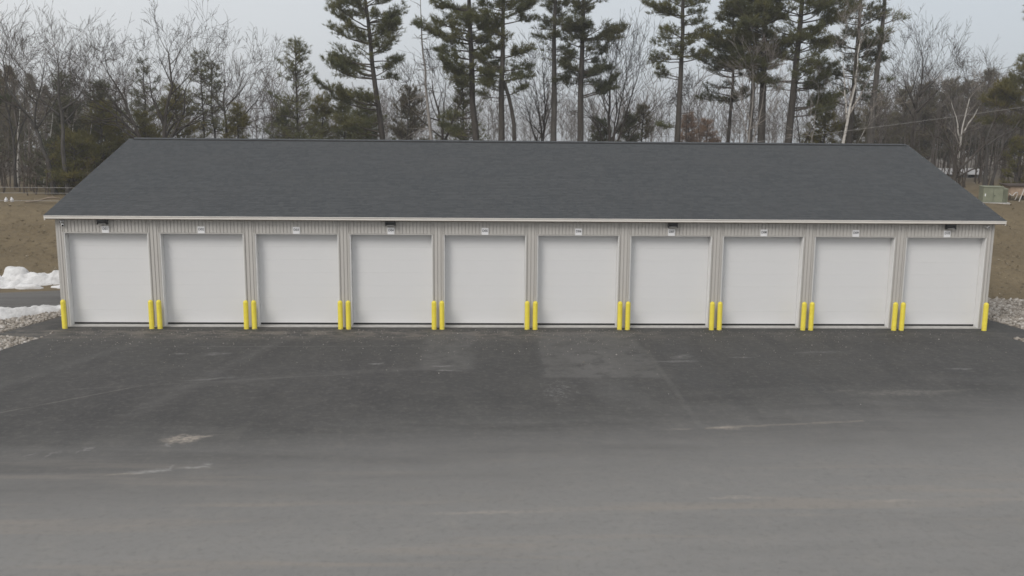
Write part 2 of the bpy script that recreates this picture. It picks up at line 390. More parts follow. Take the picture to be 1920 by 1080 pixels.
        def spill(x, y, a, b, rot, f, colr, wob=1.1):
            s2 = t.n.new('ShaderNodeVectorMath'); s2.operation = 'MULTIPLY_ADD'; t.l.new(sub.outputs[0], s2.inputs[0]); k = wob * b * 3.4; s2.inputs[1].default_value = (k, k, 0); t.l.new(t.co, s2.inputs[2])
            s3 = t.n.new('ShaderNodeVectorMath'); s3.operation = 'SUBTRACT'; t.l.new(s2.outputs[0], s3.inputs[0]); s3.inputs[1].default_value = (x, y, 0)
            vr = t.n.new('ShaderNodeVectorRotate'); vr.rotation_type = 'Z_AXIS'; t.l.new(s3.outputs[0], vr.inputs['Vector']); vr.inputs['Angle'].default_value = -rot
            s4 = t.n.new('ShaderNodeVectorMath'); s4.operation = 'MULTIPLY'; t.l.new(vr.outputs[0], s4.inputs[0]); s4.inputs[1].default_value = (1 / a, 1 / b, 0)
            ln = t.n.new('ShaderNodeVectorMath'); ln.operation = 'LENGTH'; t.l.new(s4.outputs[0], ln.inputs[0])
            return t.mix(t.math('MULTIPLY', t.math('MULTIPLY', t.smooth(ln.outputs['Value'], 1.35, 0.15), SPK), f * 0.8), c, colr)
        P1, P2_, P3_ = (0.50, 0.435, 0.365), (0.44, 0.43, 0.42), (0.26, 0.242, 0.216)
        for a in [(-9.95, -13.98, 0.46, 0.34, 0.2, 1.0, P1), (-9.5, -13.8, 0.30, 0.12, 0.5, 0.6, P1), (-10.2, -14.45, 0.07, 0.16, 0.3, 0.6, P2_),
                  (-10.05, -16.38, 0.50, 0.13, 0.22, 0.75, P2_), (-9.65, -16.2, 0.10, 0.28, -0.2, 0.6, P2_), (-9.05, -16.13, 0.40, 0.10, 0.15, 0.7, P2_), (-8.75, -15.95, 0.16, 0.2, 0.1, 0.45, P2_), (-10.6, -16.55, 0.45, 0.06, 0.15, 0.5, P1),
                  (11.4, -9.6, 1.7, 0.35, 0.06, 0.5, P3_), (12.9, -9.35, 1.2, 0.12, 0.12, 0.45, P3_), (9.6, -9.4, 0.7, 0.14, 0.1, 0.4, P3_), (4.8, -13.1, 0.55, 0.16, 0.05, 0.6, P1), (3.6, -13.2, 0.3, 0.05, 0, 0.5, P1),
                  (0.42, -9.4, 0.10, 1.3, 0.04, 0.4, P2_), (5.0, -5.6, 0.9, 0.16, 0.0, 0.4, P2_), (5.3, -4.9, 0.45, 0.35, 0.6, 0.3, P2_), (-3.4, -6.3, 0.45, 0.10, 0.1, 0.55, P2_), (-3.2, -6.9, 0.55, 0.10, -0.1, 0.45, P2_),
                  (-5.7, -6.0, 0.3, 0.16, 0.5, 0.45, P2_), (-11.6, -4.6, 0.6, 0.22, 0.2, 0.35, P2_), (-13.0, -4.6, 0.22, 0.12, 0.2, 0.6, P2_), (-10.9, -8.0, 0.9, 0.12, 0.3, 0.3, P2_), (7.5, -5.0, 0.5, 0.09, 0.1, 0.4, P2_), (14.8, -6.6, 0.5, 0.10, 0.1, 0.4, P2_), (10.6, -4.2, 1.2, 0.2, 0.1, 0.22, P2_),
                  (-13.4, -15.2, 0.06, 0.22, -0.5, 0.45, P2_), (-12.9, -15.15, 0.06, 0.24, -0.5, 0.5, P2_), (-12.2, -14.9, 0.06, 0.3, -0.5, 0.45, P2_), (3.9, -18.1, 0.8, 0.10, 0.05, 0.45, P1), (-1.9, -18.9, 1.6, 0.10, 0.04, 0.35, P1), (7.4, -18.3, 0.7, 0.09, 0.0, 0.35, P1)]:
            c = spill(*a)
    else:
        c = t.mix(t.smooth(lng, 0.35, 0.65, 0.3, 0.9), c, (0.165, 0.160, 0.154))
    c = t.mix(t.smooth(t.noise(4.5, 6, 0.8), 0.47, 0.70, 0, 0.36), c, (0.19, 0.18, 0.165))
    c = t.mix(t.smooth(t.noise(5.5, 5, 0.75, off=(4, 4, 0)), 0.48, 0.74, 0, 0.30), c, (0.085, 0.084, 0.083))
    c = t.mix(t.smooth(fine, 0.55, 0.78, 0, 0.42), c, (0.26, 0.24, 0.215))
    c = t.mix(t.smooth(grit, 0.35, 0.70, 0.0, 0.35), c, (0.05, 0.05, 0.05))
    t.bump(t.math('ADD', t.math('MULTIPLY', mid, 1.5), t.math('ADD', fine, grit)), 0.25, 0.008)
    M[name] = t.done(c)
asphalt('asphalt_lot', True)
asphalt('asphalt_road', False)

# ------------------------------------------------------------------ terrain
def sstep(t): t = np.clip(t, 0, 1); return t * t * (3 - 2 * t)
def fnoise(x, y, s, seed=0):
    a = seed * 1.7
    return (np.sin(x*s*1.0 + 1.3*np.sin(y*s*0.7 + a) + a) + np.sin(y*s*1.2 + 1.7*np.sin(x*s*0.9 - a) + 2.1*a) + 0.5*np.sin((x+y)*s*2.3 + a*3) + 0.5*np.sin((x-1.3*y)*s*2.9 - a)) / 3.0
def gh(x, y):
    x = np.asarray(x, float); y = np.asarray(y, float); ax = np.abs(x)
    w = sstep((ax - 19.5) / 4.0); side = sstep((x + 20) / 40)
    F = (9.3 + (7.0 - 9.3) * side) * w + 20.8 * (1 - w)
    L = (11.5 + (15.5 - 11.5) * side) * w + 8.0 * (1 - w)
    H = 3.05 + 0.45 * side
    q = (y - F) / L
    h = H * sstep(np.clip(q, 0, 1) * 0.5 + 0.0) * 2 * np.where(q < 1, 1, 1)
    h = H * np.where(q < 0, 0, np.where(q < 1, q * q * (3 - 2 * q) * 0.35 + q * 0.65, 1.0))
    up = sstep(q)
    h = h + up * (0.16 * fnoise(x, y, 0.45, 1) + 0.06 * fnoise(x, y, 1.7, 2))
    return h - 0.06 - 0.029 * np.maximum(0, y - 62) * sstep((y - 62) / 20)
def axis(a, b, fine0, fine1, st):
    inner = np.arange(fine0, fine1 + st / 2, st); lo = []; hi = []
    s = st; p = fine0
    while p > a: s *= 1.35; p -= s; lo.append(max(p, a))
    s = st; p = fine1
    while p < b: s *= 1.35; p += s; hi.append(min(p, b))
    return np.array(lo[::-1] + list(inner) + hi)
gx = axis(-900, 900, -60, 60, 0.6); gy = axis(-150, 1500, -12, 60, 0.6)
GX, GY = np.meshgrid(gx, gy); GZ = gh(GX, GY)
nx, ny = len(gx), len(gy)
I = np.arange(nx * ny).reshape(ny, nx)
Fq = np.stack([I[:-1, :-1], I[:-1, 1:], I[1:, 1:], I[1:, :-1]], -1).reshape(-1, 4)
ground = link('ground', mesh_np('ground', np.stack([GX, GY, GZ], -1).reshape(-1, 3), Fq, M['ground'], True))
tag(ground, 'brown dry ground with grassy banks beside and behind the garage', kind='structure')

def sheet(name, pts, z0, z1, mat, label):
    o = MB().prism(pts, 'z', z0, z1).build(name, mat); tag(o, label, kind='structure'); return o
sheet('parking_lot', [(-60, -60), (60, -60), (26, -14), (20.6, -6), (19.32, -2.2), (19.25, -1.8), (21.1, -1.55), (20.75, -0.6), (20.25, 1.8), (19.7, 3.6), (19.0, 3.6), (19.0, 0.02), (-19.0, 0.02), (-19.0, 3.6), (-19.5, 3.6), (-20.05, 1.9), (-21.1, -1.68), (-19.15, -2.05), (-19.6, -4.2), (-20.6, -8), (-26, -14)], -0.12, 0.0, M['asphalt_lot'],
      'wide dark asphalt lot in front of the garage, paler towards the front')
sheet('gravel_bed', [(-18.9, -1.9), (-19.4, -4.4), (-21, -9), (-40, -10), (-40, -4.2), (-26, 1.9), (-23.3, 3.0), (-21, 4.0), (-18.9, 4.8)], -0.11, -0.012, M['gravel'], 'pale crushed stone bed left of the garage')
sheet('gravel_bed', [(18.9, -1.7), (19.2, -2.6), (20.4, -7), (40, -8), (40, 6.4), (23, 6.7), (18.9, 7.4)], -0.11, -0.012, M['gravel'], 'pale crushed stone bed right of the garage')
sheet('access_road', [(-60, -7), (-40, -3.9), (-26, 2.1), (-23.3, 3.15), (-21, 4.1), (-18.9, 5.0), (-18.9, 8.9), (-22.8, 8.3), (-25.4, 7.6), (-40, 3.6), (-60, 0.5)], -0.11, -0.005, M['asphalt_road'], 'narrow asphalt road leading past the left side of the garage')

# ------------------------------------------------------------------ garage building
P = 3.81; HW = 1.642; ZT = 3.83; NB = 10
XE = 19.11; XO = 19.41; DEPTH = 18.82
YE, ZE, YR, ZR = -0.30, 4.575, 9.41, 7.385
SL = (ZR - ZE) / (YR - YE)
garage = empty('garage_building')
tag(garage, 'long grey garage building with ten white overhead doors and charcoal roof', 'garage')
centers = [(-4.5 + i) * P for i in range(NB)]

slab = MB(); slab.box(-XE + 0.02, XE - 0.02, -0.035, DEPTH - 0.05, -0.3, 0.035); slab.build('slab', M['concrete'], garage)
# wall core behind the siding
core = MB()
edges = [-XE + 0.05]
for c_ in centers: edges += [c_ - HW - 0.035, c_ + HW + 0.035]
edges.append(XE - 0.05)
for i in range(0, len(edges), 2): core.box(edges[i], edges[i + 1], 0.045, 0.38, 0.036, 4.425)
for c_ in centers: core.box(c_ - HW - 0.034, c_ + HW + 0.034, 0.045, 0.38, ZT + 0.04, 4.425)
core.box(-XE + 0.05, XE - 0.05, DEPTH - 0.3, DEPTH - 0.05, 0.036, 4.425)
for s in (-1, 1):
    a, b = sorted((s * (XE - 0.05), s * (XE - 0.3)))
    core.box(a, b, 0.385, DEPTH - 0.305, 0.036, 4.425)
core.build('wall', M['siding_trim'], garage)

RP = P / 27
def siding(mb, x0, x1, z0f, z1f, place):
    """ribbed vertical boards from x0 to x1; place(u, depth, z) -> point"""
    k = math.floor(x0 / RP + 1e-6)
    while k * RP < x1 - 1e-6:
        a, b = max(x0, k * RP), min(x1, (k + 1) * RP)
        k += 1
        if b - a < 0.004: continue
        g = 0.036
        prof = [(a, 0.0)]
        if b - a > g + 0.012: prof += [(b - g, 0.0), (b - g + 0.006, 0.026), (b - 0.006, 0.026), (b, 0.002)]
        else: prof += [(b, 0.0)]
        n = len(mb.v)
        for u, d in prof:
            mb.v.append(place(u, d, z0f)); mb.v.append(place(u, d, z1f(u)))
        for i in range(len(prof) - 1):
            mb.f.append((n + 2*i, n + 2*i + 2, n + 2*i + 3, n + 2*i + 1))
sd = MB()
front = lambda u, d, z: (u, d, z)
prev = -XE + 0.07
for c_ in centers:
    siding(sd, prev, c_ - HW - 0.045, 0.05, lambda u: 4.445, front)
    siding(sd, c_ - HW - 0.045, c_ + HW + 0.045, ZT + 0.055, lambda u: 4.445, front)
    prev = c_ + HW + 0.045
siding(sd, prev, XE - 0.07, 0.05, lambda u: 4.445, front)
sd.build('siding', M['siding'], garage)
gt = lambda u: 4.445 + SL * (min(u, DEPTH - u)) + 0.02
for s in (-1, 1):
    g = MB(); siding(g, 0.06, DEPTH - 0.06, 0.05, gt, (lambda u, d, z, s=s: (s * (XE - d), u if s > 0 else DEPTH - u, z)))
    g.build('gable_siding', M['siding'], garage)
g = MB(); siding(g, -XE + 0.07, XE - 0.07, 0.05, lambda u: 4.445, lambda u, d, z: (-u, DEPTH - d, z)); g.build('siding', M['siding'], garage)
for sx in (-1, 1):
    for yy in (0, DEPTH):
        q = MB(); ys = 1 if yy == 0 else -1
        a, b = sorted((sx * (XE + 0.012), sx * (XE - 0.085))); c0, c1 = sorted((yy - ys * 0.012, yy + ys * 0.085))
        q.box(a, b, c0, c1, 0.045, 4.43); bevel(q.build('corner_trim', M['siding_trim'], garage), 0.006, 1)

# overhead doors
NS = 7; SH = (ZT - 0.125) / NS
def section_mesh():
    mb = MB(); w = HW - 0.004
    pr = [(0.045, 0.0), (0.0035, 0.0), (0.0, 0.004)]
    nr = 8
    for i in range(nr):
        z0 = 0.012 + (SH - 0.020) * i / nr; z1 = 0.012 + (SH - 0.020) * (i + 1) / nr
        pr += [(0.0, z0), (0.0, z1 - 0.012), (0.0012, z1 - 0.009), (0.0012, z1 - 0.005)]
    pr += [(0.0, SH - 0.0045), (0.0035, SH - 0.0005), (0.045, SH - 0.0005)]
    mb.prism([(a, b) for a, b in pr], 'x', -w, w)
    return mb.mesh('door_panel', M['door_white'])
secm = section_mesh()
sealm = MB().box(-HW + 0.006, HW - 0.006, -0.012, 0.04, 0.0, 0.062).mesh('bottom_seal', M['black_rubber'])
frm = MB()
for s in (-1, 1):
    a, b = sorted((s * HW, s * (HW + 0.030)))
    frm.box(a, b, -0.006, 0.40, 0.036, ZT)
frm.box(-HW - 0.030, HW + 0.030, 0.012, 0.40, ZT + 0.001, ZT + 0.036)
frm_me = frm.mesh('jamb', M['white_trim'])
trm = MB()
for s in (-1, 1):
    a, b = sorted((s * (HW + 0.031), s * (HW + 0.078)))
    trm.box(a, b, -0.016, 0.025, 0.045, ZT + 0.052)
trm.box(-HW - 0.030, HW + 0.030, -0.018, 0.010, ZT + 0.002, ZT + 0.05)
trm_me = trm.mesh('opening_trim', M['siding_trim'])
rnd = random.Random(5)
for i, c_ in enumerate(centers):
    d = empty('garage_door', (c_, 0.34, 0.0)); d.parent = garage
    for k in range(NS):
        o = link('door_panel', secm, None, d, (0, rnd.uniform(-0.0015, 0.0015), 0.108 + k * SH))
    link('bottom_seal', sealm, None, d, (0, 0.0, 0.046))
    link('jamb', frm_me, None, garage, (c_, 0, 0))
    link('opening_trim', trm_me, None, garage, (c_, 0, 0))

# roof
dk = MB()
dk.prism([(YE, ZE - 0.03), (YR, ZR - 0.03), (2*YR - YE, ZE - 0.03), (2*YR - YE, ZE - 0.16), (YR, ZR - 0.16), (YE, ZE - 0.16)], 'x', -XO + 0.03, XO - 0.03)
dk.build('roof_deck', M['roof_deck'], garage)
so = MB(); so.box(-XO + 0.04, XO - 0.04, YE + 0.012, -0.005, 4.451, 4.465); so.box(-XO + 0.04, XO - 0.04, DEPTH + 0.005, 2*YR - YE - 0.012, 4.451, 4.465)
so.build('soffit', M['trim_cream'], garage)
for yy, s in ((YE, -1), (2 * YR - YE, 1)):
    q = MB(); a, b = sorted((yy, yy + s * 0.035)); q.box(-XO, XO, a, b, ZE - 0.128, ZE - 0.04)
    a, b = sorted((yy - s * 0.02, yy + s * 0.06)); q.box(-XO - 0.003, XO + 0.003, a, b, ZE - 0.038, ZE - 0.008)
    bevel(q.build('fascia', M['trim_cream'], garage), 0.008, 2)
for sx in (-1, 1):
    q = MB(); a, b = sorted((sx * (XO - 0.028), sx * (XO + 0.012)))
    q.prism([(YE + 0.01, ZE - 0.02), (YR, ZR - 0.02), (2*YR - YE - 0.01, ZE - 0.02), (2*YR - YE - 0.01, ZE - 0.19), (YR, ZR - 0.19), (YE + 0.01, ZE - 0.19)], 'x', a, b)
    q.build('rake_board', M['trim_cream'], garage)
# shingle courses, every tab its own small slab
def shingle_field(side):
    rs = np.random.RandomState(11 + side)
    leng = math.hypot(YR - YE + 0.045, (YR - YE + 0.045) * SL); ex = 0.19; nc = int(leng / ex)
    V = []; F = []
    ca, sa = math.cos(math.atan(SL)), math.sin(math.atan(SL))
    for r in range(nc + 1):
        u0_ = r * ex; u1_ = min(u0_ + ex + 0.03, leng)
        x = -XO - 0.02; off = rs.uniform(0, 0.3); x0 = x
        xs = [x]
        x = x - off + 0.3
        while x < XO + 0.02:
            if x - xs[-1] > 0.05: xs.append(x)
            x += rs.choice([0.13, 0.17, 0.22, 0.3])
        xs.append(XO + 0.02)
        xs = np.array(xs); n = len(xs) - 1
        th = rs.choice([0.010, 0.010, 0.016, 0.017], n) + rs.uniform(0, 0.002, n)
        a, b = xs[:-1], xs[1:] - 0.004
        def pt(xx, u, hgt):
            y = YE - 0.045 + u * ca - hgt * sa; z = ZE - 0.0133 - 0.008 + u * sa + hgt * ca
            if side: y = 2 * YR - y
            return np.stack([xx, np.broadcast_to(y, xx.shape), np.broadcast_to(z, xx.shape)], -1)
        base = len(V) * 0
        q = np.stack([pt(a, u0_, th * 0), pt(b, u0_, th * 0), pt(b, u0_, th), pt(a, u0_, th), pt(b, u1_, th * 0 + 0.004), pt(a, u1_, th * 0 + 0.004)], 1)
        V.append(q.reshape(-1, 3))
        F.append((n,))
    V = np.concatenate(V); k = len(V) // 6
    idx = np.arange(k)[:, None] * 6
    F = np.concatenate([idx + np.array([0, 1, 2, 3]), idx + np.array([3, 2, 4, 5])])
    if side: F = F[:, ::-1]
    return V, F
for side in (0, 1):
    V, F = shingle_field(side)
    o = link('shingles', mesh_np('shingles', V, F, M['shingle']), None, garage); tag(o, kind='stuff')
# ridge vent and caps
rv = MB(); rv.prism([(YR - 0.17, ZR - 0.075), (YR - 0.165, ZR + 0.005), (YR, ZR + 0.058), (YR + 0.165, ZR + 0.005), (YR + 0.17, ZR - 0.075)], 'x', -XO + 0.25, XO - 0.25)
rv.build('ridge_vent', M['black_metal'], garage)
rc = MB(); x = -XO - 0.02; k = 0
while x < XO:
    x1 = min(x + 0.145, XO + 0.02); t0 = 0.006 if k % 2 else 0.010
    inn = abs(x) < XO - 0.26
    zt = ZR + (0.066 if inn else 0.012) + t0
    rc.v += [(x, YR - 0.185, zt - 0.058), (x, YR, zt), (x, YR + 0.185, zt - 0.058), (x1, YR - 0.185, zt - 0.064), (x1, YR, zt - 0.006), (x1, YR + 0.185, zt - 0.064), (x, YR - 0.185, zt - 0.070), (x1, YR - 0.185, zt - 0.070), (x, YR, zt - 0.014), (x, YR + 0.185, zt - 0.07)]
    n = len(rc.v) - 10
    rc.f += [(n, n+3, n+4, n+1), (n+1, n+4, n+5, n+2), (n+6, n+7, n+3, n), (n+6, n, n+1, n+8), (n+8, n+1, n+2, n+9)]
    x = x1; k += 1
rc.build('ridge_cap', M['shingle'], garage)

# ------------------------------------------------------------------ bollards
bm_prof = [(0.104, 0.0), (0.104, 0.006), (0.1, 0.02), (0.1, 1.08)]
for k in range(1, 8):
    a = k / 8 * math.pi / 2; bm_prof.append((0.1 * math.cos(a), 1.08 + 0.105 * math.sin(a)))
bm_prof.append((0.004, 1.186))
bol_me = MB().lathe(bm_prof, 24).mesh('bollard', M['bollard_yellow'], True)
BG = 0.1624; rnd = random.Random(8)
for i in range(NB):
    for s, word in ((-1, 'left'), (1, 'right')):
        o = link('bollard', bol_me, None, None, (centers[i] + s * (P / 2 - BG), -0.35 + rnd.uniform(-0.012, 0.012), -0.002))
        o.rotation_euler = (rnd.uniform(-0.007, 0.007), rnd.uniform(-0.008, 0.008), rnd.uniform(0, 6))
        tag(o, 'yellow domed bollard at the %s edge of the garage door numbered D%02d' % (word, i + 1), 'bollard', 'yellow bollards between the garage doors')

# ------------------------------------------------------------------ number signs, wall lights, security cameras
for i, c_ in enumerate(centers):
    s = empty('number_sign', (c_, -0.020, ZT + 0.022))
    tag(s, 'square white plate reading D%02d above its garage door' % (i + 1), 'sign', 'numbered plates above the garage doors')
    bevel(MB().box(-0.14, 0.14, -0.006, 0.006, 0.0, 0.28).build('plate', M['sign_white'], s), 0.003, 1)
    cu = bpy.data.curves.new('lettering', 'FONT'); cu.body = 'D%02d' % (i + 1); cu.size = 0.128; cu.align_x = 'CENTER'; cu.extrude = 0.001; cu.offset = 0.0028
    to = bpy.data.objects.new('tmp_text', cu); col.objects.link(to)
    bpy.context.view_layer.update()
    me = bpy.data.meshes.new_from_object(to.evaluated_get(bpy.context.evaluated_depsgraph_get()))
    bpy.data.objects.remove(to); me.name = 'lettering'; me.materials.clear(); me.materials.append(M['letter_grey'])
    lo = link('lettering', me, None, s, (0, -0.0078, 0.125)); lo.rotation_euler = (R(90), 0, 0)
for i in (0, 3, 6, 9):
    xx = centers[i] + {0: -0.04, 3: 0.0, 6: 0.02, 9: 0.06}[i]
    L = empty('wall_light', (xx, -0.012, 4.375))
    tag(L, 'black floodlight under the eave above the plate reading D%02d' % (i + 1), 'floodlight', 'black floodlights under the eave')
    bevel(MB().box(-0.10, 0.10, -0.045, 0.0, -0.11, 0.06).build('mounting_box', M['black_metal'], L), 0.008, 2)
    h = MB(); h.prism([(-0.045, 0.055), (-0.225, 0.02), (-0.235, -0.02), (-0.20, -0.135), (-0.16, -0.15), (-0.045, -0.02)], 'x', -0.175, 0.165)
    bevel(h.build('housing', M['black_metal'], L), 0.010, 2)
    v = MB(); v.prism([(-0.2055, -0.128), (-0.1655, -0.1415), (-0.060, -0.031), (-0.10, -0.02)], 'x', -0.15, 0.14); v.build('lens', M['lens_diffuser'], L, loc=(0, -0.004, -0.012))
    for s in (-1, 1):
        a, b = sorted((s * 0.178, s * 0.192)); xo = -0.005
        bevel(MB().box(a + xo, b + xo, -0.24, -0.03, -0.17, 0.058).build('side_fin', M['black_metal'], L), 0.004, 1)
    MB().tube([(0.0, -0.05, -0.06), (0.0, -0.12, -0.05)], [0.022, 0.022], 10).build('knuckle', M['black_metal'], L)
def seccam(x, z, yaw, label):
    c_ = empty('security_camera', (x, -0.012, z), yaw); tag(c_, label, 'camera', 'white security cameras under the eave')
    MB().tube([(0, 0.004, 0), (0, -0.03, 0)], [0.055, 0.05], 16).build('mount', M['camera_white'], c_)
    b = MB(); b.tube([(0, -0.03, 0), (0, -0.05, -0.004), (0, -0.16, -0.03), (0, -0.175, -0.034)], [0.035, 0.052, 0.056, 0.052], 16); b.build('body', M['camera_white'], c_, True)
    MB().tube([(0, -0.174, -0.034), (0, -0.182, -0.036)], [0.04, 0.034], 16).build('lens', M['dark_glass'], c_, True)
seccam(-18.80, 4.335, R(-25), 'upper of two small white security cameras at the left corner under the eave')
seccam(-18.82, 4.20, R(20), 'lower of two small white security cameras at the left corner under the eave')
seccam(18.73, 4.315, R(18), 'small white security camera at the right corner under the eave')

# ------------------------------------------------------------------ snow
def snow_ridge(name, pts, w, h, seed, label, cat='snow pile', lump=0.45):
    """lumpy ridge along a polyline; pts (x,y), w half width, h height lists"""
    rs = np.random.RandomState(seed)
    pts = np.array(pts, float); seg = np.r_[0, np.cumsum(np.hypot(*np.diff(pts, axis=0).T))]
    n = max(8, int(seg[-1] / 0.09)); S = np.linspace(0, seg[-1], n); K = 33; T = np.linspace(-1, 1, K)
    cx, cy_ = np.interp(S, seg, pts[:, 0]), np.interp(S, seg, pts[:, 1])
    ww, hh = np.interp(S, seg, w), np.interp(S, seg, h)
    tx, ty = np.gradient(cx), np.gradient(cy_); q = np.hypot(tx, ty); nx_, ny_ = -ty / q, tx / q
    V = np.zeros((n, K, 3))
    for i in range(n):
        e = min(1, S[i] / 0.5, (seg[-1] - S[i]) / 0.5); e = math.sqrt(max(e, 0))
        for j in range(K):
            u = T[j]
            wob = 1 + 0.35 * mnoise.noise(Vector((S[i] * 0.9, u * 0.3, seed)))
            x = cx[i] + nx_[i] * u * ww[i] * wob * (0.35 + 0.65 * e); y = cy_[i] + ny_[i] * u * ww[i] * wob * (0.35 + 0.65 * e)
            prof = max(0.0, 1 - abs(u) ** 2.4)
            l = 1 + lump * 1.5 * mnoise.noise(Vector((x * 1.1, y * 1.1, seed + 3))) + lump * 0.8 * mnoise.noise(Vector((x * 2.6, y * 2.6, seed + 5)))
            v = mnoise.noise(Vector((x * 5, y * 5, seed))) * 0.075 + mnoise.noise(Vector((x * 13, y * 13, seed + 9))) * 0.035
            z = max(float(gh(x, y)), -0.02) + (hh[i] * prof * e * max(l, 0.12) + v * prof) - (0.12 if abs(u) > 0.96 else 0.0) - 0.03
            V[i, j] = (x, y, z)
    I_ = np.arange(n * K).reshape(n, K)
    F = np.stack([I_[:-1, :-1], I_[:-1, 1:], I_[1:, 1:], I_[1:, :-1]], -1).reshape(-1, 4)
    o = link(name, mesh_np(name, V.reshape(-1, 3), F, M['snow'], True)); tag(o, label, cat); return o
snow_ridge('snow_pile', [(-36, 6.4), (-30, 8.4), (-27.2, 9.5), (-25.0, 10.0), (-23.2, 10.5), (-21.0, 11.1)], [1.1, 1.0, 0.8, 0.8, 0.7, 0.6], [0.6, 0.55, 0.36, 0.42, 0.46, 0.46], 3, 'long grey-white snow pile at the foot of the brown bank', lump=0.55)
def snow_lump(x, y, a, b, h, seed, label):
    mb_v = []; n, k = 22, 12
    for j in range(k + 1):
        ph = j / k * math.pi / 2
        for i in range(n):
            th = 2 * math.pi * i / n
            r_ = 1 + 0.35 * mnoise.noise(Vector((math.cos(th) * 1.2 * math.cos(ph), math.sin(th) * 1.2 * math.cos(ph), seed + ph)))
            px_ = x + a * r_ * math.cos(ph) * math.cos(th); py_ = y + b * r_ * math.cos(ph) * math.sin(th)
            mb_v.append((px_, py_, float(gh(x, y)) + h * math.sin(ph) ** 0.8 * r_ - 0.06))
    F = [(j*n+i, j*n+(i+1) % n, (j+1)*n+(i+1) % n, (j+1)*n+i) for j in range(k) for i in range(n)]
    o = link('snow_lump', mesh_np('snow_lump', mb_v, np.array(F), M['snow'], True)); tag(o, label, 'snow lump'); return o
snow_lump(-26.0, 10.5, 0.72, 0.6, 0.72, 4, 'tall rounded snow lump on top of the long pile by the bank')
snow_lump(-24.75, 9.15, 0.70, 0.30, 0.30, 9, 'low smooth white snow lump in front of the long pile')
snow_lump(-23.15, 9.35, 0.5, 0.25, 0.2, 14, 'small white snow patch beside the wall in front of the long pile')
snow_ridge('snow_strip', [(-34, -3.2), (-28, -0.6), (-24.5, 0.9), (-22.6, 1.75), (-21.5, 2.75), (-20.6, 3.55), (-19.8, 4.3)], [0.8, 0.85, 0.85, 0.85, 0.55, 0.48, 0.45], [0.36, 0.40, 0.42, 0.42, 0.28, 0.28, 0.26], 21, 'low white strip of snow between road and crushed stone', 'snow', lump=0.4)

# ------------------------------------------------------------------ stones and litter (too many to count)
def rocks(name, spots, label, mat='stones', seed=1):
    rs = np.random.RandomState(seed); n = len(spots)
    ph = (1 + 5 ** 0.5) / 2
    iv = np.array([(-1, ph, 0), (1, ph, 0), (-1, -ph, 0), (1, -ph, 0), (0, -1, ph), (0, 1, ph), (0, -1, -ph), (0, 1, -ph), (ph, 0, -1), (ph, 0, 1), (-ph, 0, -1), (-ph, 0, 1)]) / 1.9
    fc = np.array([(0,11,5),(0,5,1),(0,1,7),(0,7,10),(0,10,11),(1,5,9),(5,11,4),(11,10,2),(10,7,6),(7,1,8),(3,9,4),(3,4,2),(3,2,6),(3,6,8),(3,8,9),(4,9,5),(2,4,11),(6,2,10),(8,6,7),(9,8,1)])
    V = iv[None] * (1 + rs.uniform(-0.28, 0.28, (n, 12, 1)))
    V = V * rs.uniform(0.6, 1.25, (n, 1, 3)) * np.array([1, 1, 0.72])
    a = rs.uniform(0, 6.28, n); ca, sa = np.cos(a)[:, None], np.sin(a)[:, None]
    x = V[:, :, 0] * ca - V[:, :, 1] * sa; y = V[:, :, 0] * sa + V[:, :, 1] * ca
    V = np.stack([x, y, V[:, :, 2]], -1) * spots[:, 3][:, None, None] + spots[:, None, :3]
    F = (np.arange(n)[:, None, None] * 12 + fc[None]).reshape(-1, 3)
    o = link(name, mesh_np(name, V.reshape(-1, 3), F, M[mat])); tag(o, label, 'stones', kind='stuff'); return o
def inpoly(px, py, poly):
    ins = np.zeros(len(px), bool); j = len(poly) - 1
    for i in range(len(poly)):
        xi, yi = poly[i]; xj, yj = poly[j]
        ins ^= ((yi > py) != (yj > py)) & (px < (xj - xi) * (py - yi) / (yj - yi + 1e-12) + xi); j = i
    return ins
def scatter(poly, n, s0, s1, seed, zoff=0.0, excl=()):
    rs = np.random.RandomState(seed); poly = np.array(poly); lo, hi = poly.min(0), poly.max(0)
    p = rs.uniform(lo, hi, (n, 2)); ok = inpoly(p[:, 0], p[:, 1], poly)
    for e in excl: ok &= ~inpoly(p[:, 0], p[:, 1], np.array(e))
    p = p[ok]; s = s0 + (s1 - s0) * rs.beta(1.3, 3.0, len(p))
    return np.column_stack([p, np.maximum(gh(p[:, 0], p[:, 1]), -0.012) + zoff + s * 0.15, s])
wl_ = [(-19.0, 3.6), (-19.6, 3.6), (-20.15, 1.9), (-21.2, -1.6), (-21.1, -1.74), (-19.1, -2.12), (-19, 0)]
lot_l = [(-18.5, -1.9), (-19.05, -2.0), (-19.7, -4.4), (-20.7, -8), (-18, -12), (-15, -5)]
rocks('crushed_stone', scatter([(-19.0, -2.1), (-19.7, -4.3), (-20.9, -7), (-24, -7), (-24, 2.2), (-23.3, 2.6), (-21, 3.6), (-19.2, 4.4)], 8000, 0.035, 0.13, 2, 0, [wl_, lot_l]), 'grey crushed stones lying left of the garage', seed=2)
wr_ = [(19, 3.7), (19.8, 3.65), (20.3, 1.85), (20.85, -0.55), (21.2, -1.6), (21.2, -1.45), (21.1, -1.62), (19.2, -1.86), (19, 0)]
lot_r = [(18.5, -1.7), (19.3, -1.85), (19.45, -2.3), (20.8, -6.2), (18, -12), (15, -5)]
rocks('crushed_stone', scatter([(19.2, -1.8), (19.4, -2.4), (20.7, -6.2), (25.5, -6), (25.5, 6.6), (23, 6.9), (19.2, 7.6)], 9000, 0.035, 0.15, 3, 0, [wr_, lot_r]), 'grey crushed stones lying right of the garage', seed=3)
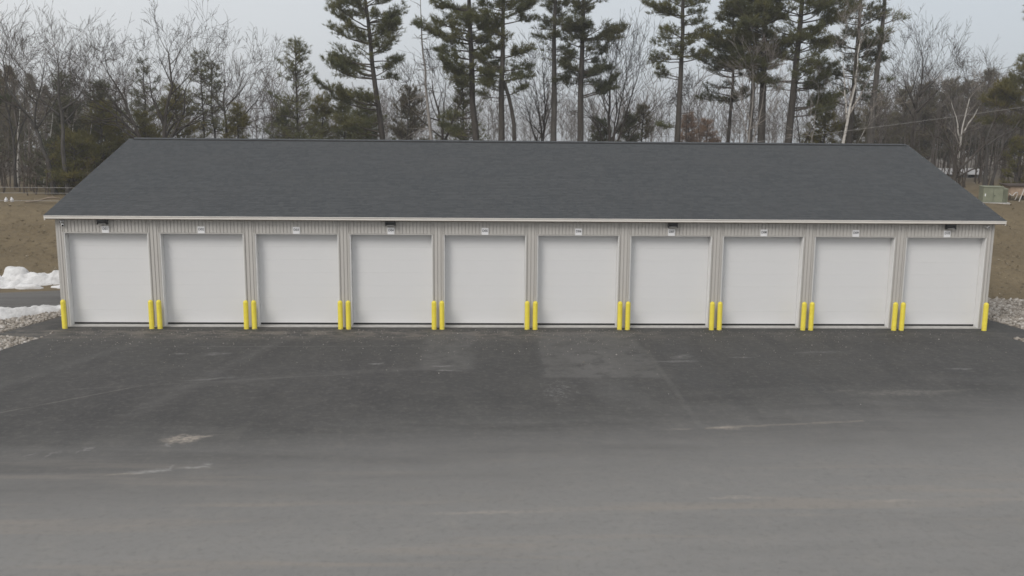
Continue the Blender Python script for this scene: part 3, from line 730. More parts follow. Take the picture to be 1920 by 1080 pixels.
# loose grit on the asphalt, thicker near the doors
rs = np.random.RandomState(17)
n_ = 2600; gx_ = rs.uniform(-18.5, 18.5, n_); gy_ = -0.45 - np.abs(rs.gamma(1.1, 1.5, n_)); k_ = (gx_ < 4) | (rs.rand(n_) < 0.45); k_ &= (gy_ > -14)
s_ = 0.007 + 0.024 * rs.beta(1, 4, n_)
rocks('loose_grit', np.column_stack([gx_, gy_, s_ * 0.3, s_])[k_], 'loose pale grit scattered on the asphalt before the doors', seed=5)

def flakes(name, poly, n, seed, label):
    rs = np.random.RandomState(seed); poly = np.array(poly); lo, hi = poly.min(0), poly.max(0)
    p = rs.uniform(lo, hi, (n, 2)); p = p[inpoly(p[:, 0], p[:, 1], poly)]; k = len(p)
    z = gh(p[:, 0], p[:, 1]) + 0.035
    up = np.abs(rs.normal(0, 1, k)) * 0.5
    d = rs.normal(0, 1, (k, 3)); d[:, 2] = up * 0.35 + 0.05; d /= np.linalg.norm(d, axis=1)[:, None]
    s = np.cross(d, (0, 0, 1)) + rs.normal(0, 0.12, (k, 3)); s /= np.linalg.norm(s, axis=1)[:, None]
    L_ = rs.uniform(0.05, 0.16, k)[:, None]; W_ = rs.uniform(0.012, 0.035, k)[:, None]
    big = (rs.rand(k) < 0.12)[:, None]; W_ = np.where(big, 0.07, W_); L_ = np.where(big, 0.11, L_)
    c = np.column_stack([p, z])
    V = np.stack([c - s * W_, c + s * W_, c + d * L_ + s * W_ * 0.5, c + d * L_ - s * W_ * 0.5], 1).reshape(-1, 3)
    F = np.arange(4 * k).reshape(-1, 4)
    o = link(name, mesh_np(name, V, F, M['litter'])); tag(o, label, 'grass', kind='stuff'); return o
flakes('dry_grass', [(-44, 3.4), (-40, 3.8), (-25.5, 9.0), (-21.5, 9.6), (-24, 27), (-44, 27)], 6000, 1, 'dry brown grass and leaves on the left bank')
flakes('dry_grass', [(20.5, 7.2), (24, 6.8), (45, 7), (46, 28), (27, 28)], 6000, 2, 'dry brown grass and leaves on the right bank')

# ------------------------------------------------------------------ trees
def seg_mesh(name, S, mat, table=((0.05, 99, 7), (0.02, 0.05, 4), (0.0, 0.02, 3))):
    """S rows: p0(3) p1(3) r0 r1 -> tapered prisms"""
    S = np.asarray(S, float)
    parts_v = []; parts_f = []; base = 0
    for lo, hi, n in table:
        q = S[(S[:, 6] >= lo) & (S[:, 6] < hi)]
        if not len(q): continue
        p0, p1, ra, rb = q[:, 0:3], q[:, 3:6], q[:, 6:7], q[:, 7:8]
        d = p1 - p0; d /= np.maximum(np.linalg.norm(d, axis=1), 1e-6)[:, None]
        ref = np.where(np.abs(d[:, 2:3]) > 0.9, np.array([[1.0, 0, 0]]), np.array([[0, 0, 1.0]]))
        a = np.cross(d, ref); a /= np.linalg.norm(a, axis=1)[:, None]; b = np.cross(d, a)
        p1 = p1 + d * rb * 0.4
        ring0 = []; ring1 = []
        for k in range(n):
            t_ = 2 * math.pi * k / n; o = a * math.cos(t_) + b * math.sin(t_)
            ring0.append(p0 + o * ra); ring1.append(p1 + o * rb)
        V = np.stack(ring0 + ring1, 1)
        m_ = len(q); idx = base + np.arange(m_)[:, None] * 2 * n
        for k in range(n):
            k2 = (k + 1) % n
            parts_f.append(idx + np.array([k, k2, n + k2, n + k]))
        parts_v.append(V.reshape(-1, 3)); base += m_ * 2 * n
    return mesh_np(name, np.concatenate(parts_v), np.concatenate(parts_f), mat, True)

def needle_mesh(name, Pn, Dn, mat, rs, k=8, l0=0.16, l1=0.32, w=0.036, spread=0.85):
    Pn = np.asarray(Pn, float); Dn = np.asarray(Dn, float); n = len(Pn)
    Pn = np.repeat(Pn, k, 0); Dn = np.repeat(Dn, k, 0)
    d = Dn * 0.75 + rs.normal(0, 1, (n * k, 3)) * spread * 0.6; d[:, 2] += 0.15
    d /= np.linalg.norm(d, axis=1)[:, None]
    s = np.cross(d, rs.normal(0, 1, (n * k, 3))); s /= np.maximum(np.linalg.norm(s, axis=1), 1e-6)[:, None]
    L_ = rs.uniform(l0, l1, (n * k, 1)); W_ = w * rs.uniform(0.6, 1.3, (n * k, 1)) * 0.5
    c = Pn + rs.normal(0, 0.03, (n * k, 3))
    V = np.stack([c - s * W_, c + s * W_, c + d * L_], 1).reshape(-1, 3)
    return mesh_np(name, V, np.arange(3 * n * k).reshape(-1, 3), mat)

def wobble_line(rs, p0, top, n, amp):
    t_ = np.linspace(0, 1, n)[:, None]
    P_ = np.array(p0)[None] * (1 - t_) + np.array(top)[None] * t_
    off = np.cumsum(rs.normal(0, amp, (n, 2)), 0); off -= off[0]; off -= t_ * off[-1]
    P_[:, :2] += off
    return P_

def conifer(x, y, H, half, label, seed, crown0=0.35, mat='needles_pine', barkm='bark_pine', r=0.22, shape='pine', lean=0.0, dens=0.98, step=0.62, limbs=(), group='pines behind the garage', name='pine_tree', tilt=0.05, nk=7, second=None, skip=(), deadlow=10, nw=0.034, nl=(0.20, 0.38)):
    rs = np.random.RandomState(seed)
    z0 = float(gh(x, y)) - 0.15
    root = empty(name, (x, y, z0)); tag(root, label, 'tree', group)
    S = []; T = []
    n = 14
    tr = wobble_line(rs, (0, 0, 0), (lean, rs.uniform(-0.3, 0.3), H), n, 0.045 if shape == 'pine' else 0.03)
    hz = tr[:, 2] / H
    rad = r * (1 - hz) ** 0.8 * 1.0 + 0.015; rad[0] *= 1.25
    trunk = MB().tube([tuple(p) for p in tr], list(rad), 9)
    if second:
        dx, r2, hh = second
        q = wobble_line(rs, (dx * 0.6, 0.1, 0), (dx * 0.2, 0.15, hh), 9, 0.03)
        q[:, 0] += dx * np.sin(np.linspace(0, math.pi, 9)) * 0.9
        trunk.tube([tuple(p) for p in q], list(np.linspace(r2, r2 * 0.7, 9)), 8)
    def at(h): return np.array([np.interp(h, tr[:, 2], tr[:, k]) for k in range(3)])
    def branch(h, az, L, up, dense=1.0, droop=0.0):
        p = at(h); d0 = np.array([math.cos(az), math.sin(az), up])
        m_ = max(4, int(L / 0.35)); pts = [p]
        d = d0.copy(); stp = L / m_
        for i in range(m_):
            d = d + rs.normal(0, 0.09, 3); d[2] += 0.035 - droop; d /= np.linalg.norm(d); p = p + d * stp; pts.append(p)
        pts = np.array(pts); rb = min(0.09, 0.014 + 0.016 * L)
        rr = np.linspace(rb, 0.012, m_ + 1)
        for i in range(m_): S.append((*pts[i], *pts[i + 1], rr[i], rr[i + 1]))
        # flat sprays of side twigs
        ns = max(3, int(L / 0.18 * dense))
        if shape == 'pine': us = rs.uniform(0.22, 1.0, ns) ** 0.8
        else: us = rs.uniform(0.08, 1.0, ns)
        for u in us:
            fi = u * m_; i = min(int(fi), m_ - 1); a = pts[i] + (pts[i + 1] - pts[i]) * (fi - i)
            dr = pts[i + 1] - pts[i]; dr = dr / np.linalg.norm(dr)
            sd_ = np.cross(dr, (0, 0, 1)); sd_ /= np.linalg.norm(sd_) + 1e-6
            sg = rs.choice([-1, 1]); l = (0.30 + 0.42 * L * (1 - 0.75 * u)) * rs.uniform(0.5, 1.25); l = min(l, 1.5)
            e = dr * 0.75 + sd_ * sg * rs.uniform(0.4, 1.1); e[2] += rs.uniform(-0.18, 0.75); e /= np.linalg.norm(e)
            b = a + e * l
            S.append((*a, *b, 0.011, 0.007))
            nt = max(2, int(l / 0.17 * dense))
            tt = rs.uniform(0.25, 1.0, nt)
            for q_ in tt: T.append((*(a + e * l * q_ + rs.normal(0, 0.09, 3) * (1, 1, 0.8)), *(e + (0, 0, 0.35))))
            T.append((*b, *e))
    hlim = [l[0] for l in limbs]
    h = crown0 * H
    if shape == 'pine':
        while h < H * 0.985:
            q = (h - crown0 * H) / (H * (1 - crown0))
            prof = half * (0.62 + 0.75 * math.sin(min(1, q * 1.25 + 0.12) * math.pi) * 0.55) * (1 - q ** 3) + 0.25
            for k in range(rs.randint(3, 6)):
                az = rs.uniform(0, 2 * math.pi); L = prof * rs.uniform(0.45, 1.15)
                if any(a <= h <= b and (math.cos(az) > 0) == (sd_ > 0) for a, b, sd_ in skip): continue
                branch(h + rs.uniform(-0.12, 0.12), az, max(0.5, L), rs.uniform(0.0, 0.22) + 0.5 * q ** 2, dens * rs.choice([0.55, 1.0, 1.3]))
            h += step * rs.uniform(0.6, 1.35)
        for (lh, az, L, up) in limbs: branch(lh, az, L, up, dens * 1.15)
        for k in range(deadlow):        # dead stubs below the crown
            hh = rs.uniform(0.25, 1.0) * crown0 * H; az = rs.uniform(0, 6.28); p = at(hh); L = rs.uniform(0.3, 1.5)
            e = np.array([math.cos(az), math.sin(az), rs.uniform(-0.2, 0.15)]); m1 = p + e * L * 0.55; m2 = p + e * L + (0, 0, rs.uniform(-0.2, 0.2))
            S.append((*p, *m1, 0.022, 0.015)); S.append((*m1, *m2, 0.015, 0.008))
    else:
        while h < H * 0.97:
            q = (h - crown0 * H) / (H * (1 - crown0))
            prof = half * 1.25 * (1 - q) ** 0.72 * (0.75 + 0.25 * min(1, q * 5)) + 0.18
            for k in range(rs.randint(3, 6)):
                az = rs.uniform(0, 2 * math.pi)
                branch(h + rs.uniform(-0.15, 0.15), az, max(0.3, prof * rs.uniform(0.35, 1.15)), rs.uniform(0.05, 0.35) + 0.35 * q, dens, 0.01)
            h += step * rs.uniform(0.6, 1.3) * (0.6 if q > 0.7 else 1)
        for k in range(10): T.append((*at(H * rs.uniform(0.93, 1.0)), 0, 0, 1))
    trunk.build('trunk', M[barkm], root, True)
    T = np.array(T)
    cr_ = link('crown', needle_mesh('crown', T[:, :3], T[:, 3:] / np.linalg.norm(T[:, 3:], axis=1)[:, None], M[mat], rs, nk, nl[0], nl[1], nw), None, root)
    tag(link('branches', seg_mesh('branches', S, M['twig_pine']), None, root), kind='stuff')
    return root

class Bare:
    def __init__(s, seed, lv=5, wig=0.16, trop=0.05, twig=0.011, ang=(0.45, 0.95), kids=(3, 5), shrink=(0.48, 0.72)):
        s.r = random.Random(seed); s.S = []; s.B = []; s.lv = lv; s.wig = wig; s.trop = trop; s.twig = twig; s.ang = ang; s.kids = kids; s.shrink = shrink; s.segl = 0.45; s.nmin = 2
    def grow(s, p, d, L, r, lvl):
        g = s.r.gauss; n = max(s.nmin, min(9, int(L / s.segl) + 1)); st = L / n; pts = [p]; ra = r; rend = max(s.twig * 0.8, r * (0.45 if lvl < s.lv else 0.6))
        dirs = []
        for i in range(n):
            d = (d[0] + g(0, s.wig), d[1] + g(0, s.wig), d[2] + g(0, s.wig * 0.7) + s.trop * (1 if lvl < 4 else 0.3))
            m_ = math.sqrt(d[0]**2 + d[1]**2 + d[2]**2); d = (d[0]/m_, d[1]/m_, d[2]/m_)
            q = (p[0] + d[0]*st, p[1] + d[1]*st, p[2] + d[2]*st)
            rb = r + (rend - r) * (i + 1) / n
            (s.B if r > 0.055 else s.S).append((*p, *q, ra, rb))
            p = q; ra = rb; pts.append(p); dirs.append(d)
        if lvl >= s.lv: return
        k = s.r.randint(*s.kids)
        for j in range(k):
            u = s.r.uniform(0.30, 1.0) if j else 1.0
            i = min(n, max(1, int(round(u * n)))); b = dirs[i - 1]; q = pts[i]
            a = s.r.uniform(*s.ang) * (0.6 if j == 0 else 1); th = s.r.uniform(0, 6.283)
            ux_, uy_, uz_ = s.perp(b, th)
            nd = (b[0]*math.cos(a) + ux_*math.sin(a), b[1]*math.cos(a) + uy_*math.sin(a), b[2]*math.cos(a) + uz_*math.sin(a))
            rr = r + (rend - r) * u
            s.grow(q, nd, L * s.r.uniform(*s.shrink) * (1.15 if j == 0 else 1), max(s.twig, rr * s.r.uniform(0.55, 0.85)), lvl + 1)
    def perp(s, b, th):
        v = Vector(b); a = v.cross(Vector((0, 0, 1))) if abs(v.z) < 0.95 else v.cross(Vector((1, 0, 0))); a.normalize(); c_ = v.cross(a)
        o = a * math.cos(th) + c_ * math.sin(th); return o.x, o.y, o.z

def bare_tree(x, y, H, label, seed, stems, r=0.16, barkm='bark_grey', twigm='twig_grey', lv=4, wig=0.075, trop=0.03, group='bare trees behind the garage', name='bare_tree', ang=(0.32, 0.72), kids=(2, 4), shrink=(0.50, 0.74), twig=0.0095, sidek=1.15):
    """stems: list of polylines [(dx, dz), ...] in metres from the base, as leaders; branches spring from their upper part"""
    z0 = float(gh(x, y)) - 0.15
    root = empty(name, (x, y, z0)); tag(root, label, 'tree', group)
    b = Bare(seed, lv, wig, trop, twig, ang, kids, shrink); rr = b.r
    tk = MB()
    for si, st in enumerate(stems):
        rbase = r * (1.12 if si == 0 else 0.8 * st[0][2] if len(st[0]) > 2 else 0.6)
        pts = []; dy = 0
        for k, q in enumerate(st):
            dy += rr.uniform(-0.25, 0.25) if k else 0
            pts.append((q[0] * (1.15 if x < -10 else 0.95), dy * 0.8, q[1] * (0.79 if x < -10 else 0.82)))
        # resample
        P_ = []
        for k in range(len(pts) - 1):
            n_s = max(1, int(math.dist(pts[k], pts[k + 1]) / 0.6))
            for j in range(n_s):
                f_ = j / n_s; P_.append(tuple(pts[k][c] + (pts[k + 1][c] - pts[k][c]) * f_ + (rr.gauss(0, 0.03) if (k or j) else 0) for c in range(3)))
        P_.append(pts[-1])
        z_lo, z_hi = P_[0][2], P_[-1][2]; N = len(P_)
        rad = [rbase * (1 - 0.80 * (i / (N - 1)) ** 0.85) for i in range(N)]
        if si == 0: rad[0] *= 1.35
        tk.tube(P_, rad, 8)
        cb = st[0][3] if len(st[0]) > 3 else 0.42          # where branching begins
        for i in range(1, N):
            f_ = i / (N - 1)
            if f_ < cb: continue
            nk = 1 if rr.random() < 0.75 * sidek else 0
            if i == N - 1: nk = 3
            for _ in range(nk):
                d = Vector(P_[i]) - Vector(P_[i - 1]); d.normalize()
                a = rr.uniform(0.45, 1.05) if i < N - 1 else rr.uniform(0.1, 0.5); o = b.perp(tuple(d), rr.uniform(0, 6.283))
                nd = tuple(d[c] * math.cos(a) + o[c] * math.sin(a) for c in range(3))
                L = H * rr.uniform(0.14, 0.27) * (1.25 - 0.68 * f_)
                b.grow(P_[i], nd, L, max(twig, rad[i] * rr.uniform(0.42, 0.7)), 1)
    tk.build('trunk', M[barkm], root, True)
    if b.B: tag(link('limbs', seg_mesh('limbs', b.B, M[barkm]), None, root), kind='stuff')
    tag(link('crown', seg_mesh('crown', b.S, M[twigm]), None, root), kind='stuff')
    return root

G_P, G_B, G_E = 'tall pines behind the garage', 'bare trees behind the garage', 'young evergreens behind the garage'
def zt(x, y, z): return z - float(gh(x, y)) + 0.15
PI = math.pi
# tall pines, left to right
conifer(-8.9, 32, 20.5, 2.5, 'tall ragged pine with layered limbs, its trunk above door D04', 101, 0.32, r=0.24, lean=-2.2, dens=1.22, step=0.62, group=G_P,
        limbs=[(6.5, PI + 0.15, 4.6, 0.02), (6.2, PI - 0.2, 4.0, 0.05), (4.6, PI + 0.1, 3.4, 0.10), (4.4, PI - 0.3, 3.0, 0.0), (8.4, PI + 0.1, 3.6, 0.15), (8.9, PI - 0.15, 3.4, 0.1), (8.7, PI - 0.5, 3.0, 0.1), (11.8, PI, 3.2, 0.2), (12.0, PI + 0.4, 2.8, 0.1), (9.6, 0.2, 2.2, 0.15), (11.4, 0.0, 2.4, 0.2), (5.3, PI + 0.6, 2.6, 0.1)], skip=[(5.0, 8.0, 1), (6.9, 8.0, -1)])
conifer(-2.36, 31, 21.5, 2.2, 'dark trunked pine above door D05 with a long limb reaching left', 102, 0.36, r=0.27, lean=-1.0, dens=1.27, step=0.6, group=G_P,
        limbs=[(10.9, PI + 0.05, 4.0, 0.12), (10.7, PI - 0.25, 3.2, 0.1), (8.6, PI + 0.2, 2.0, 0.05), (8.4, PI - 0.4, 1.8, 0.0), (13.0, PI, 2.6, 0.2), (5.6, PI + 0.2, 2.2, 0.05), (4.6, PI - 0.1, 2.4, 0.0), (4.3, PI + 0.5, 2.0, 0.0)], skip=[(5.9, 8.2, 1)])
conifer(-0.75, 30, 21, 2.1, 'bushy pine above door D05 with a curved second trunk', 103, 0.35, r=0.25, lean=0.1, dens=1.27, step=0.66, group=G_P, second=(0.75, 0.17, 8.2),
        limbs=[(8.8, 0.1, 2.0, 0.05), (8.6, 0.5, 1.8, 0.0), (7.1, 0.05, 1.7, 0.0), (7.0, PI, 1.6, 0.0), (12.4, 0.1, 2.6, 0.25), (12.0, 0.5, 2.4, 0.2)])
conifer(3.25, 32, 20.5, 1.5, 'pale trunked pine above door D06 with foliage only near the top', 104, 0.46, barkm='bark_pine_pale', r=0.25, lean=-0.25, dens=1.17, group=G_P, limbs=[(9.9, 0.2, 1.5, 0.1), (8.6, 0.1, 1.4, 0.1)], deadlow=16)
conifer(5.05, 31, 21, 2.1, 'dense dark pine above door D06 with a broad limb to the right', 105, 0.37, mat='needles_dark', r=0.26, lean=-0.1, dens=1.37, step=0.6, group=G_P,
        limbs=[(11.0, 0.0, 2.9, 0.12), (10.8, 0.35, 2.7, 0.1), (10.9, -0.35, 2.5, 0.1), (8.7, 0.1, 2.2, 0.1), (7.0, 0.1, 2.9, 0.05), (6.9, -0.3, 2.4, 0.05), (10.4, PI, 2.0, 0.1)], skip=[(4.5, 7.6, -1)], deadlow=14)
conifer(11.97, 31, 21.5, 1.7, 'straight slender pine with a long bare trunk above door D07', 106, 0.46, r=0.23, lean=0.15, dens=1.12, step=0.7, group=G_P,
        limbs=[(12.6, PI, 3.0, 0.08), (12.4, PI + 0.3, 2.2, 0.1), (9.6, PI + 0.1, 2.1, 0.02), (9.4, PI - 0.3, 2.0, 0.0), (8.3, PI + 0.2, 1.9, -0.02), (8.2, PI - 0.3, 1.6, 0.0), (9.8, 0.1, 2.2, 0.12), (9.4, -0.3, 2.2, 0.05), (4.9, PI + 0.1, 1.5, 0.05), (4.8, PI - 0.3, 1.1, 0.05), (11.3, 0.0, 2.0, 0.1)], skip=[(8.0, 9.2, 1)], deadlow=6)
conifer(16.99, 36, 16.0, 2.3, 'slim dark pine with drooping lower limbs above door D08', 107, 0.42, mat='needles_dark', r=0.16, dens=1.17, step=0.6, group=G_P, limbs=[(6.8, PI, 2.4, 0.0), (9.0, PI + 0.2, 3.0, 0.05), (10.6, PI, 2.6, 0.1)])
conifer(18.55, 32, 21, 2.9, 'massive pine with thick dark trunk, its crown filling the sky above door D08', 108, 0.40, r=0.32, lean=-0.5, dens=1.37, step=0.55, group=G_P,
        limbs=[(10.2, PI, 3.8, 0.15), (9.6, PI - 0.2, 4.0, 0.1), (11.4, PI + 0.2, 3.6, 0.15), (12.4, PI, 3.2, 0.2), (8.4, PI + 0.3, 3.2, 0.05)])
conifer(17.95, 33.2, 20, 1.8, 'pale thinner pine close against the massive pine above door D08', 109, 0.45, mat='needles_olive', barkm='bark_pine_pale', r=0.20, lean=0.3, dens=1.07, group=G_P)
conifer(19.95, 31, 22, 2.7, 'leaning thick pine with heavy limbs, right of the massive pine', 110, 0.33, mat='needles_pine', r=0.30, lean=0.9, dens=1.32, step=0.62, group=G_P,
        limbs=[(5.9, 0.05, 3.8, 0.08), (6.1, 0.35, 3.4, 0.05), (5.5, -0.2, 3.0, 0.0), (11.6, 0.15, 4.2, 0.25), (8.8, 0.1, 2.8, 0.05), (10.0, 0.0, 2.4, 0.1), (12.6, 0.0, 3.4, 0.3), (7.6, 0.2, 2.2, 0.05)])
conifer(25.5, 33, 20.5, 1.9, 'dark straight pine behind the white birch above door D09', 111, 0.34, mat='needles_dark', r=0.24, lean=0.1, dens=1.07, step=0.62, group=G_P, limbs=[(10.6, PI, 2.6, 0.02), (8.6, PI, 2.0, 0.02), (6.4, PI, 2.6, 0.05), (10.8, 0.1, 1.6, 0.1)])
conifer(26.5, 32, 21, 1.6, 'grey trunked pine with bare dead limbs on its right side, above door D09', 112, 0.42, barkm='bark_pine_pale', r=0.26, lean=0.55, dens=0.98, step=1.0, group=G_P,
        limbs=[(12.2, 0.0, 1.9, 0.4), (8.2, PI, 1.5, 0.1), (8.0, PI - 0.6, 1.4, 0.05), (8.1, 0.3, 1.2, 0.1)], deadlow=30, skip=[(6, 16, 1)])
conifer(42.0, 34, 20, 3.2, 'tall pine at the right edge of the picture, mostly out of view', 113, 0.42, r=0.28, dens=1.17, step=0.7, group=G_P, limbs=[(12.6, PI, 3.4, 0.05), (12.4, PI + 0.2, 2.8, 0.05)])
conifer(43.0, 41, 10.8, 2.9, 'spreading pine with flat limbs at the right edge, lower than the tall one', 114, 0.45, mat='needles_olive', r=0.16, dens=1.37, step=0.5, group=G_P, limbs=[(6.3, PI, 3.4, 0.05), (6.9, PI - 0.3, 3.2, 0.1), (8.0, PI, 2.6, 0.2)])
conifer(-38.9, 34, 11.6, 2.0, 'dark pine crown cut by the left edge of the picture', 115, 0.5, mat='needles_dark', r=0.16, dens=1.27, group=G_P)
# young evergreens, left to right
E_ = lambda x, y, z, half, lab, seed, **k: conifer(x, y, zt(x, y, z), half, lab, seed, **{**dict(crown0=0.06, shape='cone', r=0.10, group=G_E, name='evergreen_tree', nk=6, step=0.34, dens=1.16), **k})
E_(-37.2, 44, 12.0, 1.9, 'dark narrow evergreen behind the two bare trees at far left', 201, mat='needles_dark', crown0=0.25, dens=0.7)
E_(-33.2, 42, 11.2, 2.4, 'tall pointed evergreen left of the wide forked bare tree', 202, mat='needles_dark', crown0=0.12, dens=0.98)
E_(-31.3, 36, 9.3, 2.9, 'broad olive evergreen rising over the left roof slope', 203, mat='needles_olive')
E_(-31.6, 32, 7.0, 2.3, 'low olive evergreen beside the left end of the roof', 204, mat='needles_olive', crown0=0.02)
E_(-35.2, 40, 9.6, 2.3, 'dim broad evergreen deep behind the leaning bare tree at far left', 222, mat='needles_dark', crown0=0.02)
E_(-34.6, 35, 6.6, 1.7, 'short dark evergreen under the straight bare tree at far left', 223, mat='needles_dark', crown0=0.02)
conifer(-29.2, 40, 10.0, 1.5, 'ragged pine crown caught among the limbs of the forked bare tree', 205, 0.55, mat='needles_dark', r=0.12, dens=0.75 * 1.07, step=0.5, group=G_E)
E_(-26.0, 38, 10.9, 2.4, 'broad evergreen at the foot of the forked bare tree', 206, mat='needles_olive', dens=1.04)
conifer(-24.55, 40, 10.7, 1.1, 'slim sparse pine, taller of a thin pair', 207, 0.42, mat='needles_pine', r=0.08, nk=5, dens=0.6 * 1.07, step=0.4, group=G_E)
conifer(-23.9, 41, 9.9, 1.1, 'slim sparse pine, shorter of a thin pair', 208, 0.45, mat='needles_pine', r=0.08, nk=5, dens=0.6 * 1.07, step=0.4, group=G_E)
E_(-20.8, 36, 9.4, 1.6, 'small olive evergreen right of the round crowned bare tree', 209, mat='needles_olive')
E_(-28.3, 37, 8.7, 2.2, 'low olive evergreen just above the left end of the ridge', 224, mat='needles_olive', crown0=0.02)
E_(-16.2, 36, 14.4, 2.7, 'airy pointed evergreen with see-through branches above door D03', 210, mat='needles_pine', dens=0.67, step=0.42, crown0=0.1)
E_(-15.0, 40, 10.3, 1.7, 'rounded evergreen right of the airy pointed one', 211, mat='needles_olive')
E_(-13.4, 41, 10.3, 1.5, 'pointed evergreen left of the tall ragged pine', 212, mat='needles_pine')
E_(-17.9, 39, 8.8, 1.6, 'low evergreen left of the airy pointed one', 225, mat='needles_dark')
E_(-11.2, 38, 10.4, 1.9, 'dense evergreen under the limbs of the tall ragged pine', 226, mat='needles_pine')
E_(-7.9, 40, 11.0, 2.5, 'wide dull evergreen right of the tall ragged pine', 213, mat='needles_far', dens=0.98)
E_(-3.6, 36, 11.3, 2.1, 'loose evergreen between the dead snag and the dark trunked pine', 214, mat='needles_pine', dens=0.73, crown0=0.12)
E_(7.1, 36, 8.5, 1.5, 'small green evergreen at the foot of the vase shaped bare tree', 215, mat='needles_dark', dens=1.10)
E_(9.4, 37, 8.9, 1.6, 'low evergreen right of the vase shaped bare tree', 216, mat='needles_dark', dens=0.98)
E_(11.0, 40, 9.7, 1.2, 'small pointed evergreen left of the straight slender pine', 217, mat='needles_far', dens=0.85)
E_(19.0, 60, 9.1, 1.6, 'brownish pointed evergreen far behind, right of the straight slender pine', 218, mat='needles_brown')
E_(20.2, 57, 8.6, 1.5, 'small brownish evergreen far behind, below the slim dark pine', 219, mat='needles_brown')
E_(25.2, 38, 10.0, 2.0, 'yellow green evergreen left of the white birch above door D09', 220, mat='needles_olive', dens=0.98)
E_(27.8, 39, 9.0, 1.9, 'dull evergreen behind the grey trunked pine', 227, mat='needles_far')
for k, (x, y, z, h_, lab) in enumerate([(36.6, 55, 11.4, 2.6, 'leftmost'), (40.0, 57, 12.1, 2.4, 'second'), (43.4, 60, 12.6, 2.4, 'third'), (46.9, 62, 13.2, 2.5, 'fourth'), (50.7, 66, 13.0, 2.6, 'fifth'), (54.6, 69, 14.6, 2.9, 'tallest'), (57.9, 70, 14.0, 2.9, 'rightmost')]):
    E_(x, y, z, h_, lab + ' evergreen of the dark row behind the right end of the roof', 230 + k, mat='needles_far', dens=1.04, group='evergreens in the row at right', crown0=0.15)
E_(38.4, 33, 7.3, 1.1, 'small bushy evergreen beside the tan shed at right', 240, mat='needles_olive')

# bare trees, left to right; stems as (dx, dz[, thickness, branching start])
B_ = bare_tree
B_(-38.4, 37, 12.8, 'thin bare tree with upright stems at the left edge', 301, [[(0, 0, 1, 0.4), (0.1, 5), (-0.3, 9), (0.2, 12.3)], [(0.05, 3.5, 0.6, 0.3), (0.9, 7), (1.1, 11.5)]], 0.13, twigm='twig_grey')
B_(-33.2, 31, 12.2, 'bare tree leaning left with a forked crown at far left', 302, [[(0.35, 0, 1, 0.5), (0.0, 3), (-0.55, 6.0), (-1.4, 7.8), (-2.1, 9.6), (-2.2, 12.0)], [(-0.55, 6.0, 0.6, 0.25), (-0.3, 8.2), (0.2, 10), (0.5, 12)], [(-1.4, 7.8, 0.5, 0.2), (-3.2, 9), (-3.9, 11)]], 0.20, lv=5, kids=(2, 3), ang=(0.32, 0.7))
B_(-31.9, 31, 11.9, 'straight bare tree with a wide open crown beside the left roof end', 303, [[(0.1, 0, 1, 0.55), (0.0, 4), (0.05, 7.5), (-0.1, 9.2), (0.0, 11.6)], [(0.05, 7.2, 0.55, 0.2), (-1.2, 8.6), (-1.8, 10.8)], [(0.0, 7.8, 0.55, 0.2), (1.0, 8.6), (1.8, 10.6)]], 0.21, lv=5, kids=(2, 3), ang=(0.32, 0.75))
B_(-26.6, 34, 11.6, 'forked bare tree with limbs sweeping far to the left', 304, [[(0.1, 0, 1, 0.45), (-0.5, 4), (-1.3, 7), (-1.9, 9.2), (-2.6, 11.0)], [(-0.7, 4.8, 0.7, 0.3), (-2.2, 7), (-4.0, 8.8), (-4.8, 10)], [(-0.4, 4.3, 0.6, 0.3), (-2.3, 6.2), (-4.6, 6.9)], [(-1.0, 6, 0.55, 0.2), (-2.6, 8.8), (-3.2, 10.6)]], 0.21, barkm='bark_brown', twigm='twig_dark', lv=5, kids=(2, 3))
B_(-26.2, 34.6, 13.3, 'tallest bare tree at left with several upright leaders', 305, [[(0, 0, 1, 0.4), (0.1, 4), (0.5, 8), (0.9, 10), (0.8, 13.0)], [(0.1, 4, 0.7, 0.3), (1.6, 7.5), (1.7, 9.5), (2.4, 11)], [(0.2, 4.8, 0.6, 0.3), (2.4, 7.2), (3.9, 8.3)], [(0.3, 6, 0.5, 0.3), (-0.4, 9), (-0.5, 11.5)]], 0.22, barkm='bark_brown', twigm='twig_dark', lv=5, kids=(2, 3))
B_(-22.0, 37, 11.9, 'round crowned bare tree with crooked limbs above door D02', 306, [[(0, 0, 1, 0.45), (-0.1, 4), (0.1, 6.5), (-0.1, 8.5), (0.1, 10.2)], [(0, 5.2, 0.6, 0.25), (1.2, 7.2), (2.2, 8.8), (2.6, 10.2)], [(0.1, 8.2, 0.5, 0.2), (1.2, 9.8), (1.6, 11)], [(0, 7.6, 0.5, 0.2), (-0.8, 9.2), (-1.3, 10.8)]], 0.19, lv=5, kids=(2, 3), ang=(0.35, 0.8))
B_(-19.6, 38, 8.2, 'thin twiggy bare tree left of the airy pointed evergreen', 307, [[(0, 0, 1, 0.2), (0.1, 4), (0.3, 7.2)], [(0, 1.5, 0.8, 0.2), (1.0, 5), (1.3, 6.5)]], 0.06)
B_(-8.2, 38, 10.2, 'slender bare tree rising behind the wide dull evergreen', 308, [[(0, 0, 1, 0.4), (0.2, 5), (0.4, 9.8)], [(0.1, 3.5, 0.7, 0.3), (-0.8, 7), (-0.9, 9)]], 0.09)
B_(-4.6, 33, 10.5, 'forked bare tree right of the dead snag', 309, [[(0.1, 0, 1, 0.5), (-0.2, 3.6), (-0.6, 6.6), (-1.2, 9.8)], [(-0.4, 4.5, 0.75, 0.3), (0.3, 6.4), (0.9, 8.2), (1.2, 9.8)], [(-0.5, 5.5, 0.6, 0.3), (-0.3, 8), (-0.2, 9.8)]], 0.17, barkm='bark_brown', twigm='twig_dark')
